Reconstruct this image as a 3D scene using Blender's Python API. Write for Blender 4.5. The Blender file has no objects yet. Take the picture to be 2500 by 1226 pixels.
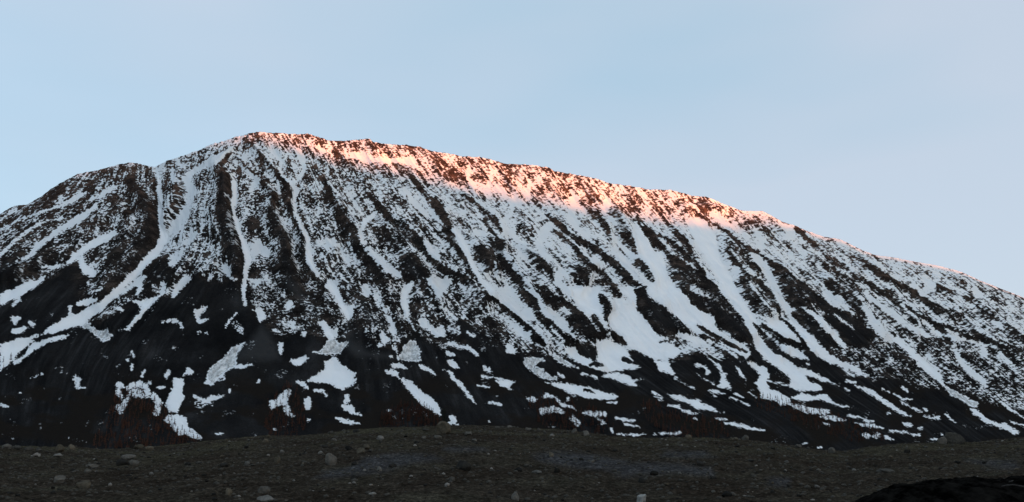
import bpy, math, random
import numpy as np
from mathutils import Vector

random.seed(7)
RNG = np.random.default_rng(11)
SC = bpy.context.scene
COL = SC.collection

# ------------------------------------------------------------------ camera
W, H, F = 2500.0, 1226.0, 2165.0          # photograph size and focal length in its pixels
CX, CY, HORIZON, EYE = 1250.0, 613.0, 1045.0, 1.7
PITCH = math.atan((HORIZON - CY) / F)
SP, CP = math.sin(PITCH), math.cos(PITCH)
cam_data = bpy.data.cameras.new('camera')
cam_data.sensor_fit = 'HORIZONTAL'
cam_data.sensor_width = 36.0
cam_data.lens = 36.0 * F / W
cam_data.clip_start = 0.1
cam_data.clip_end = 60000.0
cam = bpy.data.objects.new('camera', cam_data)
cam.location = (0, 0, EYE)
cam.rotation_euler = (math.pi / 2 + PITCH, 0, 0)
COL.objects.link(cam)
SC.camera = cam

# ------------------------------------------------------------------ sky, sun, exposure
SUN_ELEV = math.radians(3.5)
SUN_AZ = math.radians(55.0)                # degrees to the right of straight behind the camera
SUN_DIR = Vector((math.sin(SUN_AZ) * math.cos(SUN_ELEV), -math.cos(SUN_AZ) * math.cos(SUN_ELEV), math.sin(SUN_ELEV)))
world = bpy.data.worlds.new('World')
SC.world = world
world.use_nodes = True
wn, wl = world.node_tree.nodes, world.node_tree.links
wn.clear()
wout = wn.new('ShaderNodeOutputWorld')
wbg = wn.new('ShaderNodeBackground')
sky = wn.new('ShaderNodeTexSky')
sky.sky_type = 'NISHITA'
sky.sun_disc = False
sky.sun_elevation = SUN_ELEV
sky.sun_rotation = math.atan2(SUN_DIR.x, SUN_DIR.y)
sky.altitude = 1500.0
sky.air_density = 0.65
sky.dust_density = 10.0
sky.ozone_density = 0.4
# thin high cloud veil, spread evenly over the whole sky
tco = wn.new('ShaderNodeTexCoord')
mp = wn.new('ShaderNodeMapping')
mp.inputs['Scale'].default_value = (1.0, 1.0, 3.2)
mp.inputs['Rotation'].default_value = (0.0, 0.25, 0.4)
cn = wn.new('ShaderNodeTexNoise')
cn.inputs['Scale'].default_value = 2.1
cn.inputs['Detail'].default_value = 4.0
cn.inputs['Roughness'].default_value = 0.45
cr = wn.new('ShaderNodeValToRGB')
cr.color_ramp.elements[0].position = 0.35
cr.color_ramp.elements[0].color = (0, 0, 0, 1)
cr.color_ramp.elements[1].position = 0.75
cr.color_ramp.elements[1].color = (1, 1, 1, 1)
cm = wn.new('ShaderNodeMath'); cm.operation = 'MULTIPLY_ADD'
cm.inputs[1].default_value = 0.10
cm.inputs[2].default_value = 0.83
cmix = wn.new('ShaderNodeMix'); cmix.data_type = 'RGBA'
wl.new(tco.outputs['Generated'], mp.inputs['Vector'])
wl.new(mp.outputs['Vector'], cn.inputs['Vector'])
wl.new(cn.outputs['Fac'], cr.inputs['Fac'])
wl.new(cr.outputs['Color'], cm.inputs[0])
wl.new(cm.outputs[0], cmix.inputs['Factor'])
cn2 = wn.new('ShaderNodeTexNoise')
cn2.inputs['Scale'].default_value = 1.25
cn2.inputs['Detail'].default_value = 3.0
cn2.inputs['Roughness'].default_value = 0.5
vmix = wn.new('ShaderNodeMix'); vmix.data_type = 'RGBA'
vmix.inputs['A'].default_value = (0.63, 0.88, 1.09, 1)
vmix.inputs['B'].default_value = (0.82, 0.95, 1.12, 1)
cr2 = wn.new('ShaderNodeValToRGB')
cr2.color_ramp.elements[0].position = 0.38
cr2.color_ramp.elements[1].position = 0.62
wl.new(mp.outputs['Vector'], cn2.inputs['Vector'])
wl.new(cn2.outputs['Fac'], cr2.inputs['Fac'])
wl.new(cr2.outputs['Color'], vmix.inputs['Factor'])
wl.new(vmix.outputs['Result'], cmix.inputs['B'])
wl.new(sky.outputs['Color'], cmix.inputs['A'])
wl.new(cmix.outputs['Result'], wbg.inputs['Color'])
wbg.inputs['Strength'].default_value = 0.15
wl.new(wbg.outputs['Background'], wout.inputs['Surface'])

sun_data = bpy.data.lights.new('sun', 'SUN')
sun_data.energy = 2.15
sun_data.angle = math.radians(0.8)
sun_data.color = (1.0, 0.25, 0.05)
sun = bpy.data.objects.new('sun', sun_data)
sun.rotation_euler = SUN_DIR.to_track_quat('Z', 'Y').to_euler()
sun.location = (0, 0, 800)
COL.objects.link(sun)

SC.view_settings.view_transform = 'Standard'
SC.view_settings.look = 'None'
SC.view_settings.gamma = 1.0
SC.view_settings.use_curve_mapping = False
SC.view_settings.exposure = 2.20
SC.render.engine = 'CYCLES'
SC.cycles.max_bounces = 5
SC.cycles.diffuse_bounces = 3

# ------------------------------------------------------------------ helpers
def hash2(ix, iy, seed):
    h = (ix * 374761393 + iy * 668265263 + seed * 1274126177) & 0x7fffffff
    h = ((h ^ (h >> 13)) * 1274126177) & 0x7fffffff
    return (h ^ (h >> 16)) & 0x7fffffff

def noise2(x, y, seed=0):
    """gradient noise, about -1..1"""
    xf, yf = np.floor(x), np.floor(y)
    ix, iy = xf.astype(np.int64), yf.astype(np.int64)
    fx, fy = x - xf, y - yf
    ux = fx * fx * fx * (fx * (fx * 6 - 15) + 10)
    uy = fy * fy * fy * (fy * (fy * 6 - 15) + 10)
    def g(dx, dy):
        a = hash2(ix + dx, iy + dy, seed) * (2 * math.pi / 0x7fffffff)
        return np.cos(a) * (fx - dx) + np.sin(a) * (fy - dy)
    a, b, c, d = g(0, 0), g(1, 0), g(0, 1), g(1, 1)
    return 1.5 * ((a * (1 - ux) + b * ux) * (1 - uy) + (c * (1 - ux) + d * ux) * uy)

def fbm(x, y, octv, seed=0, gain=0.5, lac=2.03):
    s, a, t = 0, 1.0, 0.0
    for i in range(octv):
        s = s + a * noise2(x, y, seed + 17 * i)
        t += a
        a *= gain
        x, y = x * lac + 3.7, y * lac + 1.3
    return s / t

def ridged(x, y, octv, seed=0):
    s, a, t = 0, 1.0, 0.0
    for i in range(octv):
        s = s + a * (1 - np.abs(noise2(x, y, seed + 31 * i)) * 1.4)
        t += a
        a *= 0.5
        x, y = x * 2.05 + 1.1, y * 2.05 + 7.7
    return s / t

def sstep(a, b, x):
    t = np.clip((x - a) / (b - a), 0, 1)
    return t * t * (3 - 2 * t)

def box_blur(A, r, axis):
    n = A.shape[axis]
    idx = np.arange(n)
    lo, hi = np.clip(idx - r, 0, n), np.clip(idx + r + 1, 0, n)
    c = np.concatenate([np.zeros_like(np.take(A, [0], axis)), np.cumsum(A, axis)], axis)
    sh = [1, 1]; sh[axis] = n
    return (np.take(c, hi, axis) - np.take(c, lo, axis)) / (hi - lo).reshape(sh)

def blur(A, ru, rv):
    for _ in range(2):
        A = box_blur(box_blur(A, ru, 1), rv, 0)
    return A

def ray(px, py):
    """unnormalised world direction through a photograph pixel: (dx, dy, dz)"""
    b = (CY - py) / F
    return (px - CX) / F, CP - b * SP, SP + b * CP

def tan_elev(py):
    b = (CY - py) / F
    return (SP + b * CP) / (CP - b * SP)

def mesh_from(name, verts, faces_flat, nper, mats, parent=None, smooth=True, attrs=None):
    me = bpy.data.meshes.new(name)
    nv, nf = len(verts), len(faces_flat) // nper
    me.vertices.add(nv)
    me.vertices.foreach_set('co', np.ascontiguousarray(verts, dtype=np.float32).ravel())
    me.loops.add(nf * nper)
    me.loops.foreach_set('vertex_index', np.ascontiguousarray(faces_flat, dtype=np.int32))
    me.polygons.add(nf)
    me.polygons.foreach_set('loop_start', np.arange(0, nf * nper, nper, dtype=np.int32))
    me.polygons.foreach_set('loop_total', np.full(nf, nper, dtype=np.int32))
    me.update(calc_edges=True)
    if smooth:
        me.polygons.foreach_set('use_smooth', np.ones(nf, dtype=bool))
    for k, v in (attrs or {}).items():
        a = me.attributes.new(k, 'FLOAT', 'POINT')
        a.data.foreach_set('value', np.ascontiguousarray(v, dtype=np.float32))
    for m in (mats if isinstance(mats, (list, tuple)) else [mats]):
        me.materials.append(m)
    o = bpy.data.objects.new(name, me)
    COL.objects.link(o)
    if parent:
        o.parent = parent
    return o

def grid_faces(nr, nc):
    i = np.arange(nr * nc, dtype=np.int32).reshape(nr, nc)
    return np.stack([i[:-1, :-1], i[1:, :-1], i[1:, 1:], i[:-1, 1:]], -1).reshape(-1)

def tag(o, label=None, cat=None, group=None, kind=None):
    if label: o['label'] = label
    if cat: o['category'] = cat
    if group: o['group'] = group
    if kind: o['kind'] = kind
    return o

# ------------------------------------------------------------------ materials
def new_mat(name, rough=0.9, spec=0.2):
    m = bpy.data.materials.new(name)
    m.use_nodes = True
    nt = m.node_tree
    b = nt.nodes['Principled BSDF']
    b.inputs['Roughness'].default_value = rough
    b.inputs['Specular IOR Level'].default_value = spec
    return m, nt, b

def n_noise(nt, scale, detail=4, rough=0.55, vec=None, lac=2.0):
    n = nt.nodes.new('ShaderNodeTexNoise')
    n.inputs['Scale'].default_value = scale
    n.inputs['Detail'].default_value = detail
    n.inputs['Roughness'].default_value = rough
    if vec is not None:
        nt.links.new(vec, n.inputs['Vector'])
    return n

def n_ramp(nt, fac, stops):
    r = nt.nodes.new('ShaderNodeValToRGB')
    e = r.color_ramp.elements
    while len(e) < len(stops):
        e.new(0.5)
    for el, (p, c) in zip(e, stops):
        el.position = p
        el.color = (c[0], c[1], c[2], 1)
    nt.links.new(fac, r.inputs['Fac'])
    return r

def n_mix(nt, fac, a, b, mode='MIX'):
    m = nt.nodes.new('ShaderNodeMix')
    m.data_type = 'RGBA'
    m.blend_type = mode
    for sock, v in (('Factor', fac), ('A', a), ('B', b)):
        i = m.inputs[sock]
        if hasattr(v, 'is_output'):
            nt.links.new(v, i)
        elif isinstance(v, (int, float)):
            i.default_value = v
        else:
            i.default_value = (v[0], v[1], v[2], 1)
    return m.outputs['Result']

def n_attr(nt, name):
    a = nt.nodes.new('ShaderNodeAttribute')
    a.attribute_name = name
    return a.outputs['Fac']

def n_math(nt, op, a, b=None, clamp=False):
    m = nt.nodes.new('ShaderNodeMath')
    m.operation = op
    m.use_clamp = clamp
    for i, v in enumerate((a, b)):
        if v is None: continue
        if hasattr(v, 'is_output'): nt.links.new(v, m.inputs[i])
        else: m.inputs[i].default_value = v
    return m.outputs[0]

def n_bump(nt, bsdf, height, strength, dist):
    b = nt.nodes.new('ShaderNodeBump')
    b.inputs['Strength'].default_value = strength
    b.inputs['Distance'].default_value = dist
    nt.links.new(height, b.inputs['Height'])
    nt.links.new(b.outputs['Normal'], bsdf.inputs['Normal'])

def pos(nt):
    g = nt.nodes.new('ShaderNodeNewGeometry')
    return g.outputs['Position']

def snow_color(nt, p):
    n = n_noise(nt, 0.02, 5, 0.6, p)
    return n_ramp(nt, n.outputs['Fac'], [(0.3, SNOW_A), (0.7, SNOW_B)]).outputs['Color']

def mountain_material():
    m, nt, b = new_mat('mountain_rock_and_snow', 0.9, 0.0)
    p = pos(nt)
    # rock: dark brown crags, blue-black scree
    n1 = n_noise(nt, 0.035, 6, 0.65, p)
    n2 = n_noise(nt, 0.35, 4, 0.6, p)
    rock = n_ramp(nt, n1.outputs['Fac'], [(0.32, ROCK_A), (0.52, ROCK_B), (0.72, ROCK_C)]).outputs['Color']
    rock = n_mix(nt, 0.7, rock, n_ramp(nt, n2.outputs['Fac'], [(0.32, (0.25,) * 3), (0.7, (2.0,) * 3)]).outputs['Color'], 'MULTIPLY')
    # rock tinted redder and lighter towards the top of the mountain, darker lower down
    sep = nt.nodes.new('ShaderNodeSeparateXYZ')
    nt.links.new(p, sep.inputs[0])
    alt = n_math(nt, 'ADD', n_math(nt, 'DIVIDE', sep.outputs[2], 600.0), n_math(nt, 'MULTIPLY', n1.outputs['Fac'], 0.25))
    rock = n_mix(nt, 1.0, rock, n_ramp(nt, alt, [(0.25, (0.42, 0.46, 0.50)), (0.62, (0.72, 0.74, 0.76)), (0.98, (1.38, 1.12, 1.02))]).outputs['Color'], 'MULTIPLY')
    n3 = n_noise(nt, 0.012, 5, 0.6, p)
    n4 = n_noise(nt, 0.6, 3, 0.7, p)
    scree = n_ramp(nt, n3.outputs['Fac'], [(0.35, SCREE_A), (0.7, SCREE_B)]).outputs['Color']
    scree = n_mix(nt, 0.5, scree, n_ramp(nt, n4.outputs['Fac'], [(0.35, (0.5,) * 3), (0.7, (1.5,) * 3)]).outputs['Color'], 'MULTIPLY')
    # pale debris-flow streaks running down the scree
    sx = nt.nodes.new('ShaderNodeCombineXYZ')
    nt.links.new(n_math(nt, 'MULTIPLY', n_attr(nt, 'fu'), 0.55), sx.inputs[0]); nt.links.new(n_math(nt, 'MULTIPLY', n_attr(nt, 'fv'), 0.16), sx.inputs[1])
    n7 = n_noise(nt, 1.0, 4, 0.6, sx.outputs[0])
    scree = n_mix(nt, 1.0, scree, n_ramp(nt, n7.outputs['Fac'], [(0.35, (0.6, 0.6, 0.62)), (0.55, (1.0,) * 3), (0.75, (2.1, 2.1, 2.15))]).outputs['Color'], 'MULTIPLY')
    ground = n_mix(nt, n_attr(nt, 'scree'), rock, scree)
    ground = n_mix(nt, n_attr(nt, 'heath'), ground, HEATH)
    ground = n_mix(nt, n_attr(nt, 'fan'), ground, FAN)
    # snow lies where the traced cover says so, broken up finely
    n5 = n_noise(nt, 0.33, 4, 0.75, p)
    cxyz = nt.nodes.new('ShaderNodeCombineXYZ')
    nt.links.new(n_attr(nt, 'fu'), cxyz.inputs[0]); nt.links.new(n_attr(nt, 'fv'), cxyz.inputs[1])
    n6 = n_noise(nt, 1.0, 3, 0.65, cxyz.outputs[0])
    br = n_math(nt, 'ADD', n_math(nt, 'MULTIPLY', n_math(nt, 'SUBTRACT', n5.outputs['Fac'], 0.5), 1.1), n_math(nt, 'MULTIPLY', n_math(nt, 'SUBTRACT', n6.outputs['Fac'], 0.5), 0.7))
    s = n_math(nt, 'ADD', n_attr(nt, 'snow'), n_math(nt, 'MULTIPLY', br, n_attr(nt, 'brk')))
    fac = n_ramp(nt, n_math(nt, 'ADD', n_math(nt, 'MULTIPLY', s, 1.0), 0.5), [(0.38, (0, 0, 0)), (0.62, (1, 1, 1))]).outputs['Color']
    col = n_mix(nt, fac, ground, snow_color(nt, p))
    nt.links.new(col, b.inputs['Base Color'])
    n_bump(nt, b, n_noise(nt, 0.13, 6, 0.72, p).outputs['Fac'], 0.8, 5.0)
    return m

def snow_material(name, dirt):
    m, nt, b = new_mat(name, 0.8, 0.1)
    p = pos(nt)
    c = snow_color(nt, p)
    if dirt:
        mpn = nt.nodes.new('ShaderNodeMapping')
        mpn.inputs['Scale'].default_value = (0.26, 0.09, 0.16)
        nt.links.new(p, mpn.inputs['Vector'])
        n = n_noise(nt, 1.0, 6, 0.7, mpn.outputs['Vector'])
        d = n_ramp(nt, n.outputs['Fac'], [(0.40, (0.80, 0.80, 0.80)), (0.52, (0.45, 0.455, 0.45)), (0.66, (0.14, 0.14, 0.135))]).outputs['Color']
        c = n_mix(nt, dirt, c, d)
    nt.links.new(c, b.inputs['Base Color'])
    n_bump(nt, b, n_noise(nt, 0.12, 5, 0.6, p).outputs['Fac'], 0.4 + dirt * 0.6, 2.0)
    return m

SNOW_A, SNOW_B = (0.83, 0.84, 0.855), (0.89, 0.893, 0.90)
ROCK_A, ROCK_B, ROCK_C = (0.014, 0.0117, 0.0106), (0.037, 0.0300, 0.0262), (0.115, 0.085, 0.068)
SCREE_A, SCREE_B = (0.0125, 0.0125, 0.0130), (0.0260, 0.0255, 0.0258)
HEATH, FAN = (0.0172, 0.0145, 0.0125), (0.046, 0.0455, 0.046)
M_MOUNT = mountain_material()
M_SNOW = snow_material('snow', 0.0)
M_DIRTY = snow_material('dirty_avalanche_snow', 0.85)

# ------------------------------------------------------------------ the mountain
# fall lines of the face: ridge point first, then down to the foot; ridge and foot distances in metres
FALL = [
 ([(-700,800),(-1000,950),(-1300,1150)], 3000, 1700),
 ([(-400,690),(-600,820),(-900,1150)], 2600, 1350),
 ([(-150,590),(-330,720),(-620,1150)], 2300, 1120),
 ([(0,522),(-120,600),(-250,750),(-430,1150)], 2120, 1020),
 ([(180,425),(100,520),(0,590),(-120,720),(-260,1150)], 1960, 950),
 ([(320,398),(300,480),(230,600),(100,740),(0,850),(-90,1150)], 1850, 910),
 ([(378,408),(386,480),(397,560),(388,605),(330,680),(260,740),(190,790),(120,900),(60,1150)], 1800, 890),
 ([(580,335),(548,400),(540,480),(545,600),(510,720),(430,850),(360,1000),(310,1150)], 1740, 870),
 ([(600,331),(570,420),(572,500),(590,570),(600,640),(598,740),(590,800),(565,900),(540,1150)], 1740, 865),
 ([(640,325),(690,400),(702,450),(718,490),(730,550),(750,620),(785,680),(830,740),(848,790),(850,850),(850,950),(850,1150)], 1750, 870),
 ([(760,330),(800,440),(850,520),(880,590),(920,650),(970,720),(1005,790),(1030,870),(1080,980),(1130,1150)], 1790, 890),
 ([(900,342),(965,440),(1060,560),(1130,640),(1190,730),(1260,800),(1310,860),(1400,960),(1490,1060),(1540,1150)], 1860, 940),
 ([(1100,378),(1180,480),(1270,580),(1350,680),(1430,790),(1510,880),(1620,960),(1760,1040),(1850,1150)], 1970, 1020),
 ([(1300,405),(1400,530),(1500,640),(1600,750),(1680,850),(1800,940),(1970,1040),(2080,1150)], 2080, 1110),
 ([(1500,455),(1600,570),(1700,690),(1800,800),(1910,900),(2070,1000),(2200,1070),(2300,1150)], 2200, 1220),
 ([(1700,478),(1790,590),(1900,710),(2020,830),(2150,950),(2310,1060),(2440,1150)], 2330, 1330),
 ([(1870,520),(1990,640),(2120,770),(2250,890),(2400,1010),(2590,1150)], 2440, 1440),
 ([(2100,615),(2230,720),(2380,850),(2520,960),(2780,1150)], 2620, 1620),
 ([(2300,650),(2480,790),(2660,930),(2980,1150)], 2800, 1800),
 ([(2500,725),(2700,860),(3170,1150)], 3000, 2000),
 ([(2750,830),(2960,950),(3400,1150)], 3250, 2250),
 ([(3100,960),(3300,1040),(3700,1150)], 3600, 2600),
]
RIDGE = [(-700,800),(-400,690),(-150,590),(0,522),(35,503),(65,500),(100,480),(140,452),(190,425),(240,416),(290,402),(320,397),
 (345,402),(376,409),(410,392),(440,383),(480,370),(520,352),(545,346),(577,334),(595,332),(610,326),(624,323),(670,326),(715,328),(758,329),
 (781,337),(803,344),(833,345),(862,342),(900,341),(914,348),(950,352),(989,356),(1025,360),(1041,367),(1065,372),(1094,375),(1125,382),
 (1160,383),(1190,387),(1230,400),(1300,404),(1340,410),(1352,418),(1420,430),(1460,438),(1485,448),(1530,453),(1585,463),(1640,464),(1690,479),
 (1724,480),(1765,498),(1813,515),(1860,515),(1880,525),(1906,540),(1960,560),(2010,578),(2050,584),(2107,612),(2136,623),(2180,628),(2240,640),(2290,648),
 (2350,665),(2390,684),(2450,708),(2500,728),(2750,830),(3100,960)]
Z_FOOT = -45.0
NR, NC = 480, 1800

rx = np.array([p[0] for p in RIDGE], float); ry = np.array([p[1] for p in RIDGE], float)
lx = np.array([f[0][0][0] for f in FALL], float)

def pchip(xk, yk, x):
    """shape-preserving cubic through (xk, yk); yk may hold several columns"""
    h = np.diff(xk); yk = np.asarray(yk, float)
    hh = h.reshape((-1,) + (1,) * (yk.ndim - 1))
    d = np.diff(yk, axis=0) / hh
    m = np.zeros_like(yk)
    w1 = 2 * hh[1:] + hh[:-1]; w2 = hh[1:] + 2 * hh[:-1]
    with np.errstate(divide='ignore', invalid='ignore'):
        mm = (w1 + w2) / (w1 / d[:-1] + w2 / d[1:])
    m[1:-1] = np.where(d[:-1] * d[1:] > 0, mm, 0)
    m[0], m[-1] = d[0], d[-1]
    k = np.clip(np.searchsorted(xk, x) - 1, 0, len(xk) - 2)
    sh = (-1,) + (1,) * (yk.ndim - 1)
    t = ((x - xk[k]) / h[k]).reshape(sh); hk = h[k].reshape(sh)
    return ((2*t**3-3*t**2+1)*yk[k] + (t**3-2*t**2+t)*hk*m[k] + (-2*t**3+3*t**2)*yk[k+1] + (t**3-t**2)*hk*m[k+1])

# columns are spread so that both ridge and foot stay evenly covered
dens_x = np.linspace(-480, 2950, 2000)
def fall_x_at(frac):
    v = []
    for pts, _, _ in FALL:
        P = np.array(pts, float)
        yy = P[0, 1] + frac * (P[-1, 1] - P[0, 1])
        v.append(np.interp(yy, P[:, 1], P[:, 0]))
    return np.array(v)
xs9 = pchip(lx, fall_x_at(0.8), dens_x)
foot_d = np.abs(np.gradient(xs9, dens_x))
vis = ((xs9 > -60) & (xs9 < 2560)).astype(float)
dens = np.maximum(np.where((dens_x > -40) & (dens_x < 2540), 1.0, 0.25), 0.9 * foot_d * np.maximum(vis, 0.15))
dens = np.convolve(np.pad(dens, 25, 'edge'), np.ones(51) / 51, 'valid')
cum = np.concatenate([[0], np.cumsum((dens[1:] + dens[:-1]) / 2)])
u = np.interp(np.linspace(0, cum[-1], NC), cum, dens_x)

yr = np.interp(u, rx, ry)
Dr = pchip(lx, np.array([f[1] for f in FALL]), u)
Df = pchip(lx, np.array([f[2] for f in FALL]), u)
yf = np.array([HORIZON + 0.0] * NC)
tf = (Z_FOOT - EYE) / Df
# pixel row of the foot: invert tan_elev
bf = (tf * CP - SP) / (CP + tf * SP)
yf = CY - bf * F
v = np.linspace(0, 1, NR)
PY = yr[None, :] + v[:, None] * (yf - yr)[None, :]
# pixel x of each fall line at each fraction, then smooth across the face
NS = 40
fr = np.linspace(0, 1, NS)
tab = np.zeros((len(FALL), NS))
for i, (pts, _, _) in enumerate(FALL):
    P = np.array(pts, float)
    yy0 = np.interp(P[0, 0], rx, ry)
    dfi = FALL[i][2]; t_ = (Z_FOOT - EYE) / dfi; b_ = (t_ * CP - SP) / (CP + t_ * SP); y1 = CY - b_ * F
    xx = np.interp(yy0 + fr * (y1 - yy0), P[:, 1], P[:, 0])
    for _ in range(2):
        xx[1:-1] = 0.25 * xx[:-2] + 0.5 * xx[1:-1] + 0.25 * xx[2:]
    tab[i] = xx
PXc = pchip(lx, tab, u)                                # NC x NS
kk = np.clip((v * (NS - 1)).astype(int), 0, NS - 2)
tt = v * (NS - 1) - kk
PX = (PXc[:, kk] * (1 - tt) + PXc[:, kk + 1] * tt).T     # NR x NC
PX = PX - PX[0][None, :] + (PX[0] * (0) + u)[None, :]   # ridge row sits exactly on its own column
# forward distance: walk a concave mountain profile until the line of sight meets it
zr = EYE + Dr * tan_elev(yr)
w = np.linspace(0, 1, 240)
Yw = Df[None, :] + w[:, None] * (Dr - Df)[None, :]
Zw = Z_FOOT + (zr - Z_FOOT)[None, :] * w[:, None] ** 1.12
Tw = (Zw - EYE) / Yw
TT = tan_elev(PY)
YY = np.empty_like(PY)
for j in range(NC):
    YY[:, j] = np.interp(TT[:, j], Tw[:, j], Yw[:, j])
b = (CY - PY) / F
Yd = CP - b * SP
XX = YY * ((PX - CX) / F) / Yd
ZZ = EYE + YY * TT
REST = np.stack([XX, YY, ZZ], -1)

# outward normal of the bare face
du = np.gradient(REST, axis=1); dv = np.gradient(REST, axis=0)
NRM = np.cross(dv, du)
NRM /= np.linalg.norm(NRM, axis=-1, keepdims=True) + 1e-9
NRM *= np.where(NRM[..., 1:2] > 0, -1, 1)
NRM = blur_n = np.stack([blur(NRM[..., k], 25, 15) for k in range(3)], -1)
NRM /= np.linalg.norm(NRM, axis=-1, keepdims=True) + 1e-9

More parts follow.
